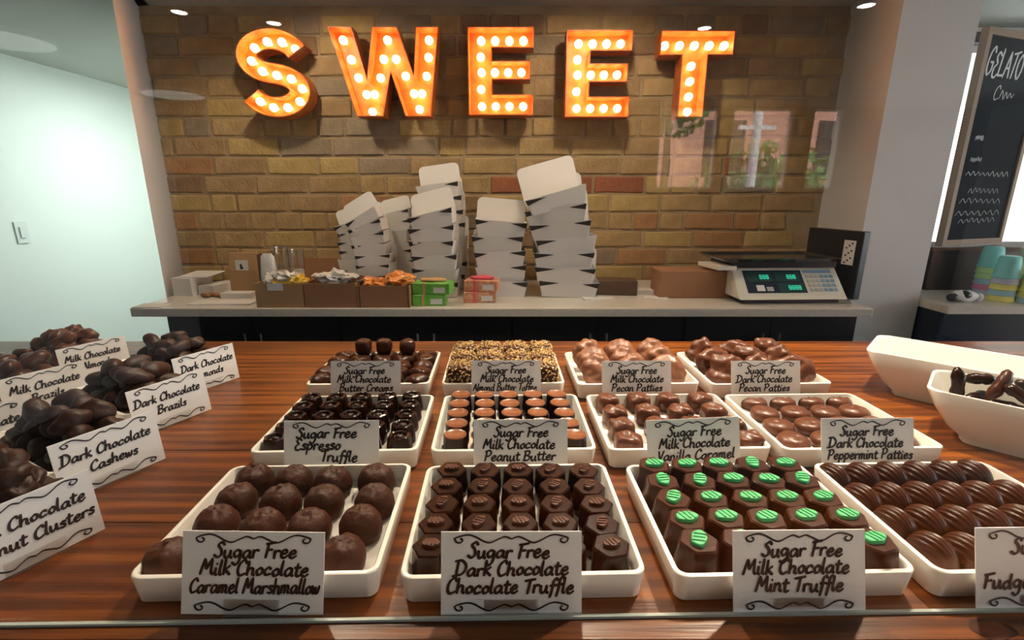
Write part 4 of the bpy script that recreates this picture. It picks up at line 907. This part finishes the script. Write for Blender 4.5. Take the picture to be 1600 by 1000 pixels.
# ------------------------------------------------------------------ scale
Y = 1.80; sc0 = thing('price_scale', 'cream electronic price scale with lit green displays', 'scale', (pxX(1232, Y), Y, BZ), math.radians(2))
w2 = .205
def slope(u, v, lift=0.0):    # point on the sloped front: u across, v 0..1 up
    n = Vector((0, -math.sin(math.radians(52)), math.cos(math.radians(52)))) if False else Vector((0, -.60, .80)).normalized()
    a = Vector((u, -.02, .030)); b = Vector((u, .07, .030+.095)); d = (b-a); nn = Vector((0, -d.z, d.y)).normalized(); return a.lerp(b, v)+nn*lift
sb = MB().prism([(-.035, .018), (-.02, .030), (.07, .125), (.26, .125), (.26, .018)], 'x', -w2, w2); link('body', bevel(sb.mesh('body', 'scale_body'), .006, 2), sc0)
MB().box((0, .11, .010), (.37, .24, .018)).build('base', 'black', sc0)
MB().box((0, .155, .137), (.40, .20, .024)).build('platter_support', 'platter', sc0)
pl = MB().loft([rrect(.44, .23, .015, 3, .150), rrect(.46, .25, .015, 3, .160), rrect(.45, .24, .015, 3, .162), rrect(.43, .22, .015, 3, .154)]); po = pl.build('platter', 'platter', sc0); po.location = (-.02, .155, 0)
MB().box((-.245, .10, .128), (.075, .15, .014), .1, 0).build('side_wing', 'scale_body', sc0)
def decal(name, u0, u1, v0, v1, m, lift, parent):
    a, b, c, d = slope(u0, v0, lift), slope(u1, v0, lift), slope(u1, v1, lift), slope(u0, v1, lift); a2, b2_, c2_, d2 = slope(u0, v0, lift-.001), slope(u1, v0, lift-.001), slope(u1, v1, lift-.001), slope(u0, v1, lift-.001)
    return MB().add([a, b, c, d, a2, b2_, c2_, d2], [(0, 1, 2, 3), (7, 6, 5, 4), (0, 4, 5, 1), (1, 5, 6, 2), (2, 6, 7, 3), (3, 7, 4, 0)]).build(name, m, parent)
dp = decal('display_panel', -.165, .062, .10, .88, 'panel', .0015, sc0)
for (u0, u1, v0, v1) in [(-.155, -.058, .48, .82), (-.045, .05, .48, .82), (-.045, .055, .12, .42)]:
    l = decal('display_window', u0, u1, v0, v1, 'lcd', .0025, dp)
def digit(u, v, wd, hg):
    mb = MB()
    for (a, b, c, d) in [(.1, .9, 0, .10), (.1, .9, .45, .55), (.1, .9, .90, 1), (0, .13, .06, .94), (.87, 1, .06, .94)]:
        P = [slope(u+wd*a, v+hg*c, .0036), slope(u+wd*b, v+hg*c, .0036), slope(u+wd*b, v+hg*d, .0036), slope(u+wd*a, v+hg*d, .0036)]; mb.add(P, [(0, 1, 2, 3)])
    mb.build('digit', 'digits', dp)
for u0, v0, n in [(-.105, .54, 3), (.0, .54, 3), (-.005, .17, 4)]:
    for k in range(n): digit(u0+.0125*k, v0+.03, .0088, .14)
decal('price_label', -.128, -.098, .16, .36, 'label', .0028, dp); decal('price_label', -.09, -.065, .16, .30, 'key', .0028, dp)
decal('key_strip', .070, .180, .78, .88, 'keyb', .0018, sc0)
for i in range(6):
    for j in range(4): decal('key', .074+.0185*i, .074+.0185*i+.013, .14+.155*j, .14+.155*j+.10, 'key' if i < 3 else 'keyb', .003, sc0)
ma, mb_ = Vector((1.262, 2.10, BZ)), Vector((1.318, 1.845, BZ)); mL = (mb_-ma).length; md = (mb_-ma).normalized()
ms = thing('black_monitor', 'tall black panel with a pale sticker leaning by the column behind the scale', 'monitor', (ma+mb_)/2, math.atan2(md.y, md.x))
H = hz(359, 1.95)-BZ; link('casing', bevel(MB().box((0, .018, H/2), (mL, .030, H)).mesh('casing', 'black'), .004, 2), ms); MB().box((mL*.30, .0025, H*.68), (.052, .002, H*.36)).build('sticker', 'label', ms)
stx = MB()
for i in range(9): stx.box((mL*.30-.012+.012*(i % 3), .0012, H*.53+H*.036*i), (.008, .0006, H*.022))
stx.build('sticker_print', 'ink', ms)

# ------------------------------------------------------------------ chalkboard, cups on the right
BY = 1.98
a = ony(1478, 392, BY); b = ony(1520, 42, BY)
case = thing('dark_case', 'dark brown case under the chalkboard on the side counter', 'case', (2.08, 2.16, BZ))
MB().box((0, 0, .085), (.62, .22, .17)).build('body', 'darkwood', case); MB().box((0, -.0, .177), (.66, .26, .014)).build('ledge', 'kraft3', case)
cb = thing('chalkboard', 'framed chalkboard lettered GELATO standing on the dark case', 'chalkboard', (1.742, BY+.02, .152), math.radians(20))
CW, CHT = .40, .80
MB().box((CW/2, 0, CHT/2), (CW-.03, .012, CHT-.03)).build('slate', 'chalk', cb)
for nm, c, d in (('frame_rail', (CW/2, 0, .012), (CW, .026, .024)), ('frame_rail', (CW/2, 0, CHT-.012), (CW, .026, .024)), ('frame_stile', (.012, 0, CHT/2), (.024, .026, CHT-.048)), ('frame_stile', (CW-.012, 0, CHT/2), (.024, .026, CHT-.048))): MB().box(c, d).build(nm, 'frame', cb)
ck = MB(); rc = random.Random(2); write(ck, 'GELATO', CW*.09, CHT*.80, .046, CW*.56, .0062, -.0068, rc, align=1); ck.build('chalk_heading', 'chalkwhite', cb)
ck = MB()
def squig(x0, x1, z, amp, n, t): ribbon(ck, spline([(x0+(x1-x0)*i/n, z+amp*((i % 2)-.5)*rc.uniform(.5, 1.3)) for i in range(n+1)], 4), t, -.0068)
write(ck, 'C', CW*.30, CHT*.70, .026, CW*.1, .0026, -.0068, rc, align=1); squig(CW*.40, CW*.62, CHT*.725, .026, 7, .0022)
squig(.06, .34, .285, .016, 18, .0016)
for z, x0, x1 in [(.22, .10, .30), (.18, .06, .33), (.13, .05, .34), (.10, .08, .32), (.34, .07, .14), (.42, .07, .12)]: squig(x0, x1, z, .018, 14, .0012)
ck.build('chalk_writing', 'chalkwhite', cb)
cols = ['cup_lilac', 'cup_pink', 'cup_blue', 'cup_green', 'cup_yellow', 'cup_teal', 'cup_cream']
def cup_mesh(m): return MB().lathe([(.040, 0), (.0415, .001), (.0415, .004), (.0395, .0045), (.0335, .066), (.030, .080), (.027, .082), (.0005, .082)], 28).mesh('paper_cup', m, 45)
CU = {k: cup_mesh(k) for k in cols}
def cups(px_, Y, seq, label):
    X = pxX(px_, Y)
    for i, c in enumerate(seq):
        pos = 'topmost' if i == len(seq)-1 else ('lowest' if i == 0 else ['', 'second', 'third', 'fourth', 'fifth', 'sixth', 'seventh'][i]+' from the bottom')
        tag(link('paper_cup', CU[c], None, (X, Y, BZ+.0225*i), (0, 0, i)), '%s paper cup, %s in the %s stack' % (c[4:], pos, label), 'cup', 'stacked pastel paper cups')
cups(1536, 1.96, ['cup_lilac', 'cup_pink', 'cup_blue', 'cup_green', 'cup_green', 'cup_teal'], 'left')
cups(1562, 1.84, ['cup_yellow', 'cup_blue', 'cup_yellow', 'cup_lilac', 'cup_teal'], 'front')
cups(1594, 1.94, ['cup_pink', 'cup_lilac', 'cup_cream', 'cup_cream', 'cup_cream', 'cup_cream'], 'cream-topped back')
cups(1606, 1.80, ['cup_blue', 'cup_yellow', 'cup_yellow'], 'short right-edge')
og = thing('cow_ornament', 'small black-and-white patched ornament lying beside the cups', 'ornament', (pxX(1505, 1.82), 1.82, BZ))
link('body', blob('body', 'winframe', (.05, .026, .022), 3, .3, 30, 1), og, (0, 0, .022)); link('patch', blob('patch', 'black', (.022, .02, .018), 2, .2, 30, 2), og, (-.008, -.010, .028)); link('head', blob('head', 'black', (.022, .018, .016), 2, .2, 30, 3), og, (-.055, -.01, .018)); link('foot', blob('foot', 'winframe', (.012, .012, .018), 2, .1, 30, 4), og, (.048, -.01, .018))
# window plant
pp = thing('potted_plant', 'leafy green plant in a red pot by the bright window', 'plant', (2.60, 2.26, BZ))
pp.scale = (.55, .55, .55)
MB().lathe([(.09, 0), (.13, .2), (.14, .22), (.12, .22), (.1, .19)], 20).build('pot', 'pot', pp, True)
rl = random.Random(4); lf = MB().add([(0, 0, 0), (.035, .06, .012), (0, .2, -.02), (-.035, .06, .012), (0, .08, -.006)], [(0, 1, 4), (1, 2, 4), (2, 3, 4), (3, 0, 4)]).mesh('leaf', 'leaf')
for i in range(60): link('leaf', lf, pp, (rl.gauss(0, .07), rl.gauss(0, .07), .28+rl.uniform(0, .55)), (rl.uniform(-.6, .9), rl.uniform(-.5, .5), rl.uniform(0, 6.3)))
for i in range(5): MB().tube([(0, 0, .18), (rl.uniform(-.08, .08), rl.uniform(-.08, .08), .8)], .005, 6).build('stem', 'leaf', pp)
# light switch
d = ray(33, 363); q = C_ + d*(-2.9/d.x)
sw = thing('light_switch', 'white rocker light switch on the pale left wall', 'switch', (-2.9, q.y, q.z))
MB().box((.004, 0, 0), (.008, .075, .125)).build('plate', 'switch', sw); MB().box((.011, 0, 0), (.008, .032, .062)).build('rocker', 'switch', sw)
print('bricks', nb)
